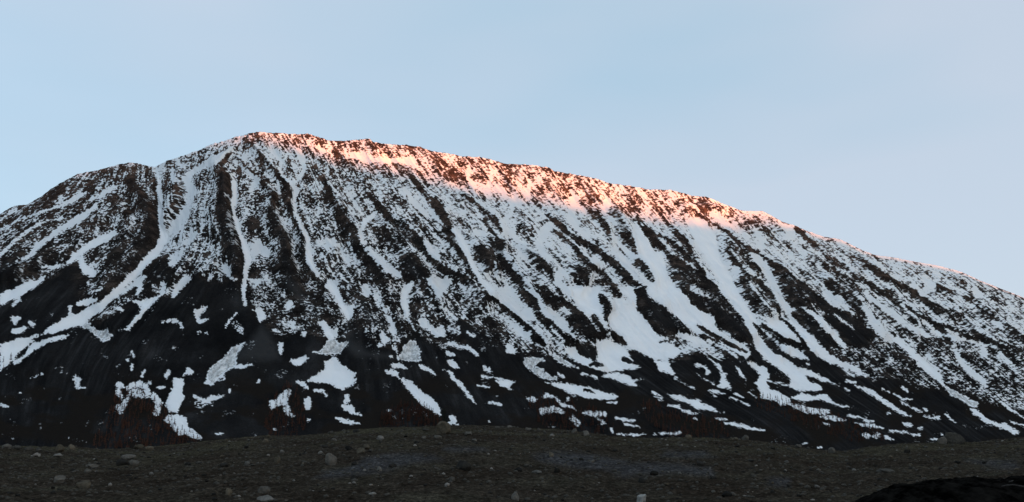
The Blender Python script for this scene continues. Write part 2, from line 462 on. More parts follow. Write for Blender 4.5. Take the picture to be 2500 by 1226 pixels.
# ---- snow cover, traced from the photograph onto the face
TRACE = """
T0 P .27 z : -400,300 330,390 385,410 400,620 250,780 -400,780
T0 P .45 z : 385,400 600,330 760,330 1000,480 1150,640 1000,700 700,640 560,640 400,640
T0 P .68 z : 1000,340 2900,700 2900,760 2100,700 1700,760 1400,760 1150,560
T0 P .62 z : 1900,540 2900,800 2900,980 2300,880 2000,720
T0 P .48 y : 600,315 760,325 1030,355 1350,410 1700,480 1790,505 1760,545 1600,535 1400,505 1150,455 1000,430 800,400 640,380
T0 P .20 z : 420,650 700,640 1000,690 1300,850 1000,850 600,780 420,740
T0 P .33 z : 1950,800 2160,800 2500,900 2900,1000 2900,1100 2400,980 2150,900
T0 P 0 q : -400,660 0,660 60,690 115,700 150,660 195,660 200,730 215,790 270,770 330,720 400,720 450,715 520,690 600,710 640,780 700,790 760,815 830,830 900,840 960,850 1010,810 1080,850 1130,840 1180,875 1250,860 1300,860 1380,870 1450,850 1480,880 1560,850 1640,880 1700,855 1750,880 1850,840 1960,850 2060,880 2150,905 2250,940 2330,940 2420,985 2500,1000 2900,1100 2900,1250 -400,1250
T1 S .3 - : 1350,220,50 1340,300,90 1300,400,90 1260,470,60
T1 S .25 - : 1230,190,50 1240,250,60
T1 S .3 - : 560,140,60 640,170,90 760,130,70 900,80,70 1000,60,60 1080,110,90 1150,200,90 1170,280,80
T1 S .2 - : 380,290,90 470,230,70 330,360,80
T1 S .1 - : 960,170,60 1030,260,60 1090,350,90 1130,450,110 1130,560,130 1110,660,130 1040,760,120 950,860,120 850,960,110 780,1040,60
T1 S .22 - : 760,480,60 900,420,90 1000,520,90 940,680,100 860,790,110
T1 S .12 - : 1640,100,60 1690,200,100 1690,300,110 1660,400,110 1680,500,120 1700,600,110 1740,700,110 1780,800,90
T1 P 0 - : 500,800 600,800 605,900 590,1010 560,1170 300,1226 0,1226 0,1130 150,1065 345,940 430,880
T1 P .03 - : 0,740 130,790 100,860 130,950 60,1000 0,1040
T1 S .12 - : 120,900,90 230,860,60 330,790,60
T1 P .02 - : 1480,860 1560,940 1620,890 1700,880 1760,940 1810,900 1815,1100 1700,1226 1250,1226 1260,1100 1400,960
T1 P .06 - : 1160,760 1240,740 1310,880 1280,990 1180,980 1050,930 1000,950 900,1060 950,1060 1180,1040 1130,960 1060,880
T1 S 1 g : 1170,90,25 1188,200,32 1195,300,55 1200,420,50 1205,520,55 1230,610,90 1190,695,80 1100,790,75 1000,900,65 880,1000,65 780,1100,55 700,1150,60 630,1190,80
T1 S .92 - : 1700,0,50 1560,60,60 1440,120,45 1400,180,60 1430,250,70 1415,350,60 1400,420,70 1350,480,80 1310,550,90 1250,620,70
T1 S .9 - : 1290,100,25 1300,180,45 1340,190,25
T1 S .8 - : 1590,450,20 1500,560,25 1420,640,40 1330,660,60 1250,700,60
T1 S .95 - : 640,280,30 540,330,28 440,385,18 250,440,14 100,500,14 0,560,14
T1 S .95 - : 720,380,30 620,450,50 530,510,50 420,570,35 330,640,40 240,715,30
T1 S .9 - : 220,560,20 160,600,25 120,640,20 0,750,20
T1 S .97 p : 860,580,40 740,640,60 640,690,60 560,760,60 510,800,30
T1 S .97 p : 600,770,40 640,850,70 700,890,50
T1 S .9 - : 480,815,20 400,835,25 330,835,12
T1 S .85 - : 860,230,40 760,290,30 680,330,30
T1 S .85 - : 460,460,20 330,500,14 200,560,12
T1 S .8 - : 130,400,12 0,480,12
T1 S .85 - : 250,740,20 150,770,14 60,820,14
T1 P 1 p : 345,900 330,935 240,1000 140,1062 0,1128 0,1040 62,995 90,1005 180,960
T1 S 1 p : 150,1075,25 90,1125,20
T1 S 1 p : 590,1110,40 660,1090,45 720,1080,30
T1 S .9 - : 520,1140,30 525,1190,20
T1 S .7 - : 660,960,40 760,1000,30 700,1020,30
T1 S .95 p : 1050,980,50 1030,1030,30
T1 P 1 p : 1000,1090 1080,1080 1200,1040 1230,990 1215,1045 1130,1120 1090,1170 1040,1200 1060,1150 1040,1110
T1 S .9 - : 1220,960,40 1215,1010,25
T1 P .95 p : 1290,1060 1300,990 1350,920 1400,890 1430,930 1360,990 1310,1050
T1 S .85 - : 1330,740,70 1290,800,60
T1 S .85 - : 1560,850,70 1620,820,40
T1 S .9 - : 1570,900,50 1600,880,40
T1 S .9 - : 1680,830,50 1730,900,50 1760,930,30
T1 S .85 - : 1080,900,40 1050,930,40 920,1020,40
T1 S 1 g : 1750,200,60 1760,300,60 1740,390,45 1770,500,40 1800,600,45 1840,680,70 1860,780,80 1840,850,50 1830,950,50 1825,1040,30 1835,1110,30
T2 S .12 - : 190,290,30 100,400,40 150,480,70 160,560,80 140,650,80 170,750,80 180,850,90 220,950,90 250,1050,80 240,1180,70
T2 S .12 - : 290,180,20 370,240,20 430,310,30 500,390,25 540,450,30 600,500,40 640,570,35 620,650,40 650,740,35 700,830,50 730,930,50 740,1050,50 800,1180,50
T2 S .15 - : 230,310,15 300,380,15 380,450,20 440,520,30 520,600,40 500,680,50 500,760,80 540,850,90 600,950,90 600,1080,100 640,1200,110
T2 S .12 - : 870,470,30 920,570,40 970,660,50 1000,740,60 1070,820,60 1120,900,60 1130,980,50 1180,1050,60 1270,1150,70 1320,1220,60
T2 S .15 - : 1200,570,15 1270,640,25 1330,710,30 1400,790,40 1480,830,50 1550,920,50 1650,1020,50 1700,1080,40 1780,1150,40
T2 S .28 - : 1300,880,90 1380,900,130 1450,1000,130 1520,1120,110
T2 S .15 - : 1500,420,20 1570,480,20 1620,560,20 1700,640,30 1760,740,50 1800,830,60 1860,930,50 1916,1010,40
T2 S .25 - : 760,230,15 830,330,15 910,380,20 990,440,20 1060,400,20
T2 S .3 - : 330,150,30 400,170,40 440,220,30
T2 S .3 - : 590,170,20 600,250,20
T2 S .3 - : 780,170,40 860,200,50 930,240,40 1000,300,30 1060,370,30 1100,410,30
T2 S .3 - : 1210,200,40 1290,260,40 1350,320,25
T2 S .25 - : 1500,250,30 1620,260,40 1700,300,50 1750,400,50 1800,470,40
T2 S .3 - : 1100,560,30 1180,500,40 1190,560,20
T2 S .4 - : 700,580,60 760,640,80 800,760,40
T2 S .35 - : 900,880,50 1000,940,40 960,1060,40 900,1150,70 930,1050,40
T2 S .3 - : 0,1190,60 60,1140,50 110,1215,60
T2 S .95 - : 190,260,30 90,320,45 0,370,40
T2 S .9 - : 215,340,15 300,420,20 400,490,40 350,560,50
T2 S 1 g : 640,230,20 610,310,25 560,400,25 590,460,35 650,520,35 680,570,30 670,660,25 680,740,35 720,830,40 770,930,50 780,1020,60 790,1100,70 840,1200,40
T2 S .93 - : 700,270,30 740,330,30 740,430,30 690,500,30
T2 S .95 - : 480,210,15 500,260,20 560,330,20
T2 S .95 - : 550,500,15 560,590,20
T2 S .9 - : 360,330,12 400,400,15 440,440,12 520,490,10
T2 S .9 - : 930,500,15 1000,590,15 1060,650,12
T2 S .9 - : 1090,600,25 1130,680,20 1180,740,15
T2 S .97 g : 1280,740,40 1200,800,60 1160,890,40 1190,960,40
T2 S .93 - : 1230,1000,40 1290,1080,50 1380,1150,60 1450,1200,50
T2 S .92 - : 1500,560,40 1560,640,30 1640,720,20
T2 S .92 - : 1700,720,30 1800,840,30 1880,870,40
T2 S .93 - : 1640,960,30 1720,1000,40
T2 S .8 - : 830,960,60 940,960,80 1020,1000,60 1060,1130,60
T2 S .95 - : 850,250,40 880,270,40
T2 S .95 - : 1110,300,50 1200,330,70 1300,340,40 1560,350,50
T2 S .9 - : 360,1060,70 400,980,60 460,1040,60
T3 S .2 - : 0,310,40 60,400,30 130,500,25
T3 S .1 - : 190,510,25 250,600,40 280,700,50 300,790,60 360,880,60 430,980,50 490,1060,50 560,1160,60 590,1226,50
T3 S .12 - : 0,760,60 80,830,60 140,920,60 220,1010,40 300,1060,50 380,1090,60 450,1150,80 500,1226,90
T3 S .1 - : 0,980,140 60,1080,150 130,1160,110 170,1226,80
T3 S .15 - : 400,480,20 500,540,25 580,610,40 650,680,50 690,740,40
T3 S .12 - : 560,660,20 640,780,25 690,850,40 680,950,60 740,1040,50 820,1120,60 880,1200,60
T3 P .08 - : 600,790 690,850 680,920 610,900
T3 S .15 - : 500,880,60 560,920,90 600,1000,70 570,1050,30
T3 S .15 - : 880,890,30 960,960,50 1030,1030,60 1080,1090,50 1150,1180,70
T3 S .12 - : 1080,740,15 1160,810,20 1220,850,30 1280,930,40 1350,1000,40 1430,1060,40 1500,1130,40 1580,1210,30
T3 S .3 - : 1150,960,80 1200,1010,60
T3 S .2 - : 1280,1060,100 1340,1030,50 1300,1130,80
T3 S .25 - : 1420,1130,60 1480,1180,60
T3 S .1 - : 1050,640,20 1130,700,30 1200,770,30 1290,830,40 1370,870,50 1450,930,50 1530,990,40 1620,1070,60 1700,1130,50 1800,1200,60
T3 S .15 - : 1400,610,20 1450,680,40 1480,740,50 1500,790,30
T3 S .3 - : 1560,640,50 1620,720,60 1650,800,60 1680,880,30
T3 S .2 - : 1700,960,40 1770,1030,50 1820,1110,40
T3 S .25 - : 930,520,20 1020,600,20 1100,680,15
T3 S .25 - : 1240,450,20 1290,540,20 1390,620,20 1500,800,15 1600,890,15
T3 S .2 - : 1700,640,15 1780,740,30 1850,830,40 1916,890,40
T3 S .3 - : 0,130,50 100,170,60 200,220,50 330,330,60 420,390,50 450,420,40
T3 S .35 - : 700,250,30 870,265,25 1040,290,30 1190,330,20 1370,350,15
T3 S .35 - : 730,360,20 780,440,20 840,490,20
T3 S .35 - : 430,720,80 420,780,60
T3 S .45 - : 830,750,90 900,700,90 920,830,40
T3 S .95 - : 445,260,20 440,350,30 480,410,50
T3 S .9 - : 620,300,40 600,400,25 590,460,20
T3 S .97 g : 330,740,50 380,810,70 420,880,70 450,960,50 500,1060,60 550,1130,60 620,1200,80
T3 S .95 - : 500,760,60 560,770,40
T3 S .95 - : 690,680,40 720,740,40 770,780,50 830,830,30 900,880,20
T3 S .9 - : 580,540,25 620,610,30
T3 S .95 - : 1050,700,70 1000,760,60 970,830,50 980,900,40 1050,960,40
T3 S .9 - : 780,510,60 760,600,40 720,660,40
T3 S .9 - : 900,380,30 880,480,30
T3 S .95 - : 1230,500,60 1230,570,70 1200,640,50 1270,740,40 1330,790,50
T3 S .93 - : 1480,530,60 1460,600,50
T3 S .97 - : 1520,780,40 1570,850,40 1650,920,50 1720,1000,60 1760,1090,60
T3 S .98 g : 1720,720,80 1740,820,110 1780,920,120 1850,1020,100 1880,1120,100 1900,1210,100
T3 S .9 - : 1380,960,40 1450,1010,40
T3 S .9 - : 1130,1050,60 1100,1130,50 1180,1200,60
T3 S .93 - : 120,830,40 180,900,80 200,940,60
T3 S .9 - : 170,1120,80 240,1150,100
T3 S .9 - : 0,520,30 60,580,20 150,640,20 210,650,20
T3 S .9 - : 0,210,30 30,260,40
T4 S .2 - : 30,420,50 90,520,60 130,600,50 160,670,20
T4 S .1 - : 180,450,20 250,530,40 330,610,50 400,690,50 470,740,60 550,790,70 620,830,50 680,870,40 750,930,60 810,990,70 880,1070,60 950,1140,60 1010,1210,30
T4 S .12 - : 340,530,20 430,590,40 520,670,40 600,740,40 670,820,30
T4 S .2 - : 460,830,40 530,900,80 600,860,60 650,900,60
T4 S .04 - : 540,980,80 620,1010,50 700,1030,60 770,1060,80 850,1120,90 900,1190,110 950,1226,100
T4 S .2 - : 170,730,40 230,800,50 280,860,40
T4 S .12 - : 0,740,40 60,800,60 130,880,70 220,950,80 300,1010,80
T4 P .02 - : 180,950 300,1000 420,1080 500,1160 560,1226 280,1226 210,1130 170,1060
T4 S .15 - : 0,920,40 40,980,60 80,1020,40
T4 S .2 - : 460,510,30 520,580,50 560,640,50 600,700,20
T4 S .25 - : 260,280,15 340,370,15 400,440,15 460,490,12
T4 S .2 - : 630,380,20 720,440,20 830,500,25 920,580,30 1000,640,20 1080,660,20
T4 S .25 - : 870,610,60 950,660,60 1020,730,60 1080,800,40 1105,850,20
T4 S .15 - : 850,650,40 920,760,50 1000,840,40 1080,890,50 1150,960,50 1200,1040,50 1230,1090,30
T4 S .2 - : 960,860,40 1000,960,80 1060,1040,90 1110,1100,90 1160,1110,40
T4 S .35 - : 890,890,25 910,960,20
T4 S .08 - : 1000,620,15 1100,690,20 1180,740,30 1250,800,40 1340,860,30 1430,930,40 1500,1000,50 1570,1060,60 1650,1090,80 1750,1160,90 1850,1226,90
T4 S .18 - : 1230,830,60 1290,900,90 1320,980,80 1380,1060,80 1450,1120,70 1530,1190,50
T4 S .03 - : 1330,1120,40 1400,1170,50 1480,1226,60
T4 P .02 - : 1550,1120 1640,1150 1750,1226 1600,1226
T4 S .05 - : 1260,1160,15 1330,1220,30
T4 S .3 - : 970,400,30 1050,460,30 1140,500,40
T4 S .3 - : 1060,400,40 1110,460,40
T4 S .25 - : 1380,500,30 1450,560,30 1550,650,30 1680,740,25 1800,840,25 1916,900,30
T4 S .25 - : 1450,680,20 1530,740,30 1650,810,25 1750,900,60 1850,960,50 1916,1000,40
T4 S .4 - : 1400,820,40 1500,870,90 1530,950,60
T4 S .12 - : 1600,880,40 1680,960,60 1780,1040,60 1860,1110,60 1916,1160,60
T4 S .4 - : 870,380,30 920,430,20 1000,500,20 1060,560,20
T4 S .35 - : 560,330,40 680,330,60 780,340,40
T4 S .98 g : 620,470,150 680,560,180 720,660,140 760,760,110 830,860,110 880,960,100 940,1050,80 1000,1130,70 1050,1200,70
T4 S .98 g : 330,700,100 340,800,100 370,900,120 430,980,120 520,1040,120 600,1100,120 700,1180,120
T4 S .93 - : 160,480,60 190,580,70 240,650,70 280,720,50
T4 S .95 - : 0,640,60 80,740,50 170,850,60 300,930,60 400,1020,50
T4 S .98 - : 0,1100,120 100,1150,130 200,1226,110
T4 S .95 - : 1040,690,50 1130,780,60 1180,880,60 1230,980,50 1280,1080,50 1350,1170,40
T4 S .9 - : 910,790,70 900,860,50
T4 S .9 - : 1080,560,70 1100,620,60
T4 S .9 - : 1290,480,60 1330,540,60
T4 S .93 - : 740,370,60 800,420,50 840,460,40
T4 S .85 - : 1560,940,30 1620,1020,80 1680,1060,60
T4 S .9 - : 470,370,30 500,320,20
T4 S .93 - : 1450,1100,40 1550,1200,50 1580,1226,50
T4 S .85 - : 1350,600,40 1420,680,40
T5 S .2 - : 130,110,20 190,160,30 230,210,25
T5 S .25 - : 230,310,20 330,380,40 430,440,30 500,490,20
T5 S .25 - : 300,270,20 420,360,30 510,420,40 600,480,30 720,550,30 850,640,40
T5 S .15 - : 650,370,40 720,420,60 780,470,50 900,530,40 1000,590,50 1080,640,40 1200,720,50 1300,780,50
T5 S .22 - : 500,500,70 560,530,50 620,590,40 700,650,40 800,720,40 900,770,40
T5 S .08 - : 0,400,40 60,450,60 150,540,40 250,620,50 330,690,60 420,740,80 520,790,90 620,850,90 720,900,60
T5 S .2 - : 40,470,80 100,560,110 170,650,100 230,730,80 300,800,70 340,850,50
T5 P .03 - : 100,750 200,800 300,870 400,950 440,980 380,960 300,1010 180,880
T5 P .02 - : 325,755 420,790 560,870 700,920 760,930 680,960 690,1010 560,990 500,960 420,860
T5 S .18 - : 380,510,40 450,570,70 520,620,60 600,690,70 680,770,70 720,830,60
T5 S .25 - : 640,780,80 700,850,70
T5 S .2 - : 680,620,40 760,690,60 830,760,60 900,820,60 960,870,60
T5 P .05 - : 910,840 990,870 1080,920 1150,940 1000,940 920,890
T5 S .2 - : 820,590,30 900,680,50 980,740,60 1060,820,60 1120,880,30
T5 S .12 - : 1060,770,20 1180,830,30 1300,880,40 1400,920,30 1500,950,20
T5 S .05 - : 1420,870,30 1560,940,60 1700,1000,60 1839,1060,50
T5 S .08 - : 1200,860,30 1250,920,50 1280,960,30
T5 S .25 - : 1300,740,50 1380,800,60 1450,860,50
T5 S .25 - : 1180,540,20 1330,600,30 1450,660,30
T5 S .2 - : 1350,540,15 1520,655,10
T5 S .25 - : 1450,640,30 1550,730,50 1650,820,60 1760,900,60 1839,950,60
T5 S .35 - : 1300,470,50 1380,530,60
T5 S .3 - : 1550,490,15 1700,580,15 1839,650,15
T5 S .3 - : 1580,610,20 1700,690,20
T5 P .25 - : 760,930 900,960 1000,1060 1150,1160 1250,1226 500,1226 440,1000 560,980
T5 P .22 - : 900,850 1250,950 1839,1080 1839,1226 1300,1226 1150,1100
T5 S .92 - : 650,600,40 750,680,40 850,750,60 950,840,50 1050,880,50 1120,920,30
T5 P .9 - : 920,680 980,730 1060,790 1060,860 1110,880 1040,800 960,740
T5 P .95 p : 1060,790 1130,840 1200,890 1240,950 1160,900 1090,830
T5 P .93 p : 1260,890 1320,920 1360,975 1300,940
T5 S .97 g : 890,940,50 940,1000,50 1000,1050,60 1060,1110,70 1130,1170,60 1200,1220,50
T5 S .8 - : 1130,1080,50 1180,1150,40
T5 S .85 - : 640,690,40 700,790,60 760,880,70 850,950,60
T5 S .85 - : 440,660,100 500,710,60
T5 S .85 - : 1310,1000,25 1360,1090,40 1420,1160,40 1490,1226,40
T5 S .8 - : 1530,1020,60 1560,1080,60
T5 S .8 - : 1640,1040,30 1700,1100,50 1760,1160,50
T5 S .9 - : 1200,900,15 1400,950,15 1600,1000,12 1839,1090,12
T5 S .85 - : 1500,880,12 1650,960,12 1780,1030,12
T5 S .85 - : 1250,870,14 1350,910,20
T5 S .9 - : 1100,490,60 1150,550,70 1080,600,50
T5 S .9 - : 1480,600,60 1500,610,60
T5 S .85 - : 1620,820,40 1680,860,30
T5 S .9 - : 750,325,20 900,345,15 1070,370,15 1250,410,15
T6 P 1 g : 900,0 950,10 860,90 760,180 690,225 660,245 640,285 590,292 480,320 400,345 330,350 345,315 440,265 510,215 620,185 720,135 820,60
T6 P 1 p : 330,345 280,360 150,385 0,430 0,630 60,575 110,545 140,500 200,445 260,410 230,400 270,375
T6 P 1 p : 520,355 490,385 400,410 340,430 260,480 180,540 110,580 100,560 170,520 200,480 260,420 370,390 440,370
T6 P 1 d : 640,240 680,290 760,325 800,315 815,345 840,365 820,400 770,408 720,370 660,320 610,300
T6 P 1 p : 75,225 150,218 165,235 110,280 80,250
T6 P 1 p : 95,320 180,298 210,310 170,345 90,355
T6 S 1 p : 230,265,25 250,285,25
T6 S .95 p : 530,150,20 520,200,25
T6 S .9 - : 380,208,20 390,208,16
T6 S 1 p : 995,490,22 1000,530,20
T6 S 1 p : 990,590,30 985,620,25
T6 S .95 - : 955,550,22 950,552,18
T6 S 1 p : 1060,665,25 1085,630,18
T6 P 1 p : 1225,670 1250,630 1280,620 1265,660 1245,690
T6 P .95 p : 1370,660 1400,600 1445,640 1430,655
T6 S 1 p : 570,690,40 590,700,45 575,750,30 630,755,10
T6 S .9 - : 230,680,10 320,655,10
T6 S 1 p : 0,880,20 60,900,10
T6 S .9 - : 145,795,12 150,795,10
T6 P 1 p : 1310,685 1375,690 1378,730 1365,790 1390,820 1350,890 1330,950 1260,930 1240,880 1265,800 1290,750 1290,705
T6 P .95 p : 1250,960 1330,950 1400,990 1410,1040 1440,1075 1500,1110 1530,1150 1450,1140 1390,1090 1340,1120 1290,1080 1280,1030 1210,1010
T6 S .92 p : 1150,820,50 1190,880,60 1170,940,50
T6 S .95 p : 890,735,55 910,740,50
T6 S .95 p : 890,790,45 910,830,30
T6 S .85 p : 960,760,40 1040,730,60 1080,750,60 1110,800,50
T6 S .5 - : 1000,790,80 1100,800,60
T6 S .95 - : 1115,720,20 1130,720,16
T6 S .95 - : 1185,752,18 1225,750,18
T6 S .55 - : 880,900,40 900,930,50 960,830,40
T6 P 1 d : 1830,415 1800,460 1770,510 1765,570 1740,610 1680,640 1640,680 1580,740 1550,690 1555,640 1600,580 1660,540 1700,500 1740,450
T6 S .97 p : 1570,700,45 1660,660,35
T6 S 1 p : 1760,600,20 1830,595,35 1880,580,10
T6 S .85 - : 1540,720,15 1680,690,15
T6 S 1 p : 1715,770,30 1720,790,25
T6 S .8 p : 1450,820,25 1530,860,40 1600,830,40 1680,820,20
T6 S .65 - : 1480,880,60 1580,880,40
T6 S .8 - : 1210,265,20 1300,255,35 1340,265,20 1360,300,35
T6 P 1 p : 1450,180 1500,155 1550,150 1520,190 1490,220 1500,245 1560,245 1500,275 1480,270 1455,210
T6 S 1 p : 1770,200,20 1720,250,30 1690,290,25
T6 S 1 p : 1090,150,50 1050,210,30 1010,250,40 960,310,25 890,325,10
T6 S .95 p : 880,160,30 910,180,25
T6 S .7 - : 1480,340,25 1560,350,20
T6 S .6 - : 1760,280,50 1810,340,40
T7 P .22 - : 320,40 850,60 960,220 1000,400 850,330 600,440 480,400 450,220
T7 P .22 - : 1100,60 1300,0 1450,60 1520,330 1480,440 1300,480 1200,300
T7 P .3 - : 1560,0 1650,40 1916,280 1916,480 1750,420 1600,300
T7 P .03 - : 1130,330 1200,380 1290,480 1400,560 1300,560 1000,560 1080,400
T7 P .95 - : 320,0 430,0 400,50 330,40
T7 P 1 p : 360,235 420,228 460,270 450,300 420,335 400,325 390,270
T7 S 1 p : 640,190,50 620,225,30
T7 P 1 p : 540,480 580,480 588,545 570,575 555,560
T7 P 1 p : 640,605 760,580 775,600 720,645 680,655 635,625
T7 P 1 p : 960,590 985,590 1000,620 1060,660 1080,685 1130,710 1110,750 1150,745 1100,800 1040,832 1000,820 940,790 850,785 760,770 800,735 850,715 900,670 890,625
T7 S 1 p : 690,775,30 740,790,35 775,825,15
T7 S .95 p : 830,835,25 880,840,30 915,880,20
T7 S 1 p : 890,340,60 920,400,70 950,440,50
T7 P 1 d : 1085,465 1080,490 1020,555 960,570 870,570 810,550 860,545 900,500 940,440 990,410 980,460 1000,480
T7 P 1 g : 950,0 1000,70 1050,190 1075,210 1100,200 1125,185 1110,240 1085,320 1060,320 1040,270 1010,210 960,130 900,60 920,0
T7 S 1 g : 1540,50,70 1490,110,60 1500,200,70 1510,280,45 1550,350,25 1575,385,12
T7 P 1 d : 1580,455 1590,500 1615,545 1610,590 1630,620 1540,622 1450,612 1440,580 1470,560 1490,500 1530,475
T7 P 1 p : 1340,685 1390,680 1450,705 1450,740 1550,775 1640,860 1740,930 1770,985 1760,1035 1700,995 1600,930 1560,880 1490,790 1430,735 1370,710
T7 S .95 p : 1410,650,30 1480,655,30 1510,670,15
T7 S .95 p : 1620,655,25 1690,690,30 1720,720,15
T7 P 1 p : 1815,615 1860,620 1900,670 1850,660
T7 S .95 p : 1815,560,25 1870,570,15
T7 S 1 p : 1820,490,25 1880,500,30
T7 S 1 p : 1060,880,30 1065,910,35 1050,925,25
T7 S 1 p : 1040,960,30 1090,975,50 1110,1005,35 1170,1025,15
T7 S 1 p : 990,1045,20 1050,1070,30 1160,1088,20
T7 P 1 p : 1340,275 1390,290 1410,340 1440,390 1420,430 1370,390 1390,350
T7 S .95 p : 1330,420,40 1350,460,60
T7 S .95 p : 1310,500,35 1325,500,25
T7 S .9 - : 1420,520,30 1440,550,20
T7 S .9 - : 1390,580,12 1395,585,12
T7 S .9 - : 1200,60,60 1210,110,50
T7 S .8 - : 1290,150,60 1290,200,40
T7 S .8 - : 1350,240,30 1390,210,20
T7 S .95 p : 1610,130,60 1600,180,40
T7 S .97 p : 1620,320,40 1690,370,50 1740,420,40
T7 S .85 - : 1770,370,50 1780,410,40
T7 P .97 - : 1660,0 1850,0 1830,60 1750,140 1720,110
T7 S .9 - : 1680,80,15 1740,160,15
T7 S .9 - : 1820,250,20 1880,300,25
T7 S .95 p : 740,420,40 750,410,30
T7 S .9 - : 660,330,25 665,365,20
T7 S .9 - : 510,385,20 550,400,12
T7 P .92 p : 600,830 640,825 650,860 600,930 500,980 480,940 485,910 530,910 560,870
T7 S .55 - : 600,930,40 620,1000,40 660,1030,30
T7 S .95 p : 770,920,60 770,960,40
T7 S .8 - : 510,1130,30 530,1125,20
T7 S .8 - : 770,1065,20 790,1055,12
T7 S .9 - : 80,1165,8 150,1158,12
T7 S 1 p : 395,775,30 405,770,26
T7 S 1 p : 1850,1040,40 1870,1060,40
T7 S 1 p : 1830,1080,15 1890,1090,15
T7 S .8 - : 1370,985,15 1400,990,12
T7 S .7 - : 1420,1040,10 1480,1050,12
T7 S .9 - : 940,450,20 985,380,25
T8 P .3 - : 0,40 100,0 250,100 330,200 450,270 560,360 640,400 560,420 350,300 200,230 60,220
T8 P .28 - : 330,0 560,0 600,90 580,150 620,260 720,330 760,400 640,370 480,250 370,150
T8 P .02 - : 250,150 330,210 470,290 600,390 700,420 830,520 840,620 700,620 520,560 400,420 350,300
T8 P .92 - : 570,0 760,0 800,60 860,140 940,200 960,250 880,250 800,210 720,190 650,120 600,60
T8 P .93 - : 860,0 1000,60 1130,160 1180,260 1200,350 1130,320 1000,190 960,180 920,100
T8 P .97 g : 1130,0 1420,0 1430,150 1460,240 1480,310 1460,380 1400,300 1290,180 1220,90
T8 P .97 g : 1550,0 1800,0 1700,100 1700,180 1790,280 1860,360 1916,380 1916,540 1840,545 1700,470 1640,400 1500,310 1500,200 1640,110
T8 S .1 - : 590,60,20 700,150,30 800,230,30 880,300,30 950,380,60 1000,430,40
T8 S .08 - : 850,40,50 930,110,70 960,170,40
T8 S .1 - : 950,200,40 1030,270,50 1100,330,60 1160,400,60
T8 S .15 - : 1000,30,80 1050,100,90 1150,150,110 1220,210,120 1300,290,120 1360,350,100 1420,370,60
T8 S .1 - : 1380,230,50 1450,330,40 1470,390,20
T8 S .15 - : 1440,80,50 1490,160,60 1465,240,30
T8 S .4 - : 1530,60,80 1600,110,50
T8 P 0 - : 1200,380 1290,410 1400,450 1405,555 1310,540 1250,480 1180,430
T8 P .08 - : 1670,20 1780,10 1860,60 1916,110 1916,380 1850,350 1780,250 1700,170 1710,100
T8 P .9 p : 50,250 130,245 180,300 210,350 230,290 250,300 255,370 210,375 150,300
T8 S .95 p : 270,170,20 310,210,30 350,245,25
T8 S .8 - : 360,200,20 400,230,20
T8 S .8 - : 370,300,15 370,350,20
T8 S .95 p : 430,340,20 480,370,25
T8 P .95 p : 290,415 345,412 350,445 320,440
T8 S .95 p : 370,455,20 440,455,35 500,505,30
T8 S .95 p : 285,492,18 330,508,16
T8 P 1 p : 280,550 320,550 345,580 368,607 310,600
T8 P 1 p : 720,440 750,440 790,480 780,505 725,490
T8 P 1 d : 850,530 920,520 970,530 1000,530 1020,555 950,580 930,600 1000,610 1010,640 1060,665 1110,675 1100,700 1000,690 950,660 890,620 860,590
T8 P 1 p : 550,590 590,600 630,660 590,655 560,620
T8 S 1 p : 540,665,12 610,680,14 690,685,10
T8 P 1 p : 630,705 720,700 810,710 760,730 750,760 780,775 700,750 660,730
T8 S 1 p : 510,745,14 590,755,8
T8 S .95 - : 620,815,12 660,820,14
T8 S 1 p : 595,865,14 650,870,22 680,885,10
T8 P 1 p : 215,605 320,640 340,680 400,730 440,790 470,840 505,890 440,830 380,750 320,690 290,645
T8 P 1 p : 1150,450 1230,455 1280,510 1390,560 1400,555 1405,480 1400,420 1470,390 1540,420 1610,455 1650,520 1680,555 1640,570 1730,605 1600,625 1480,640 1380,620 1310,590 1240,560 1190,520
T8 P 1 d : 990,440 1040,470 1080,510 1140,530 1200,570 1280,615 1200,600 1120,570 1060,520
T8 P .97 p : 640,170 740,260 820,300 850,340 850,385 810,350 760,300 700,240
T8 S .8 - : 900,330,20 900,400,20
T8 S .85 - : 950,300,25 1010,380,25 1040,420,25
T8 S .7 - : 1060,300,30 1150,400,30
T8 S .8 - : 1150,170,50 1190,190,40
T8 P .03 - : 1490,320 1560,370 1640,420 1640,440 1570,430 1510,370
T8 S .05 - : 1355,585,25 1400,580,35 1440,590,25
T8 S .05 - : 1600,540,50 1640,560,40
T8 P 1 p : 1010,710 1100,720 1230,730 1330,750 1450,790 1560,820 1540,840 1450,845 1330,830 1180,790 1090,745
T8 S .05 - : 1310,775,30 1350,780,25 1380,800,15
T8 S 1 p : 1480,868,16 1545,872,14
T8 P 1 p : 1280,935 1330,930 1480,940 1470,970 1400,980 1330,965
T8 S .65 - : 1410,980,40 1450,1020,40
T8 P .88 p : 1430,670 1520,635 1640,660 1680,690 1750,690 1690,720 1720,755 1640,740 1560,700
T8 S .85 p : 1290,650,20 1400,680,25
T8 P .95 p : 1020,795 1100,825 1130,870 1210,890 1240,925 1160,900 1110,870 1080,830 990,830
T8 S .85 - : 880,840,40 940,850,40
T8 S .65 - : 1000,930,60 1080,920,50 1150,940,40
T8 S .75 - : 1220,990,50 1260,1020,60
T8 S 1 p : 1540,985,12 1600,995,22 1690,1005,14
T8 S 1 p : 1610,1030,14 1720,1050,8
T8 S 1 p : 1555,1105,14 1700,1108,14 1850,1100,12 1990,1098,12 2030,1092,10
T8 S .9 - : 1840,795,18 1890,840,12
T8 S .9 - : 1110,650,12 1150,675,14
T8 S .9 - : 1180,830,15 1185,850,15
T8 S .9 - : 590,1005,14 597,1015,14
T8 S .85 - : 1510,1065,20 1515,1085,20
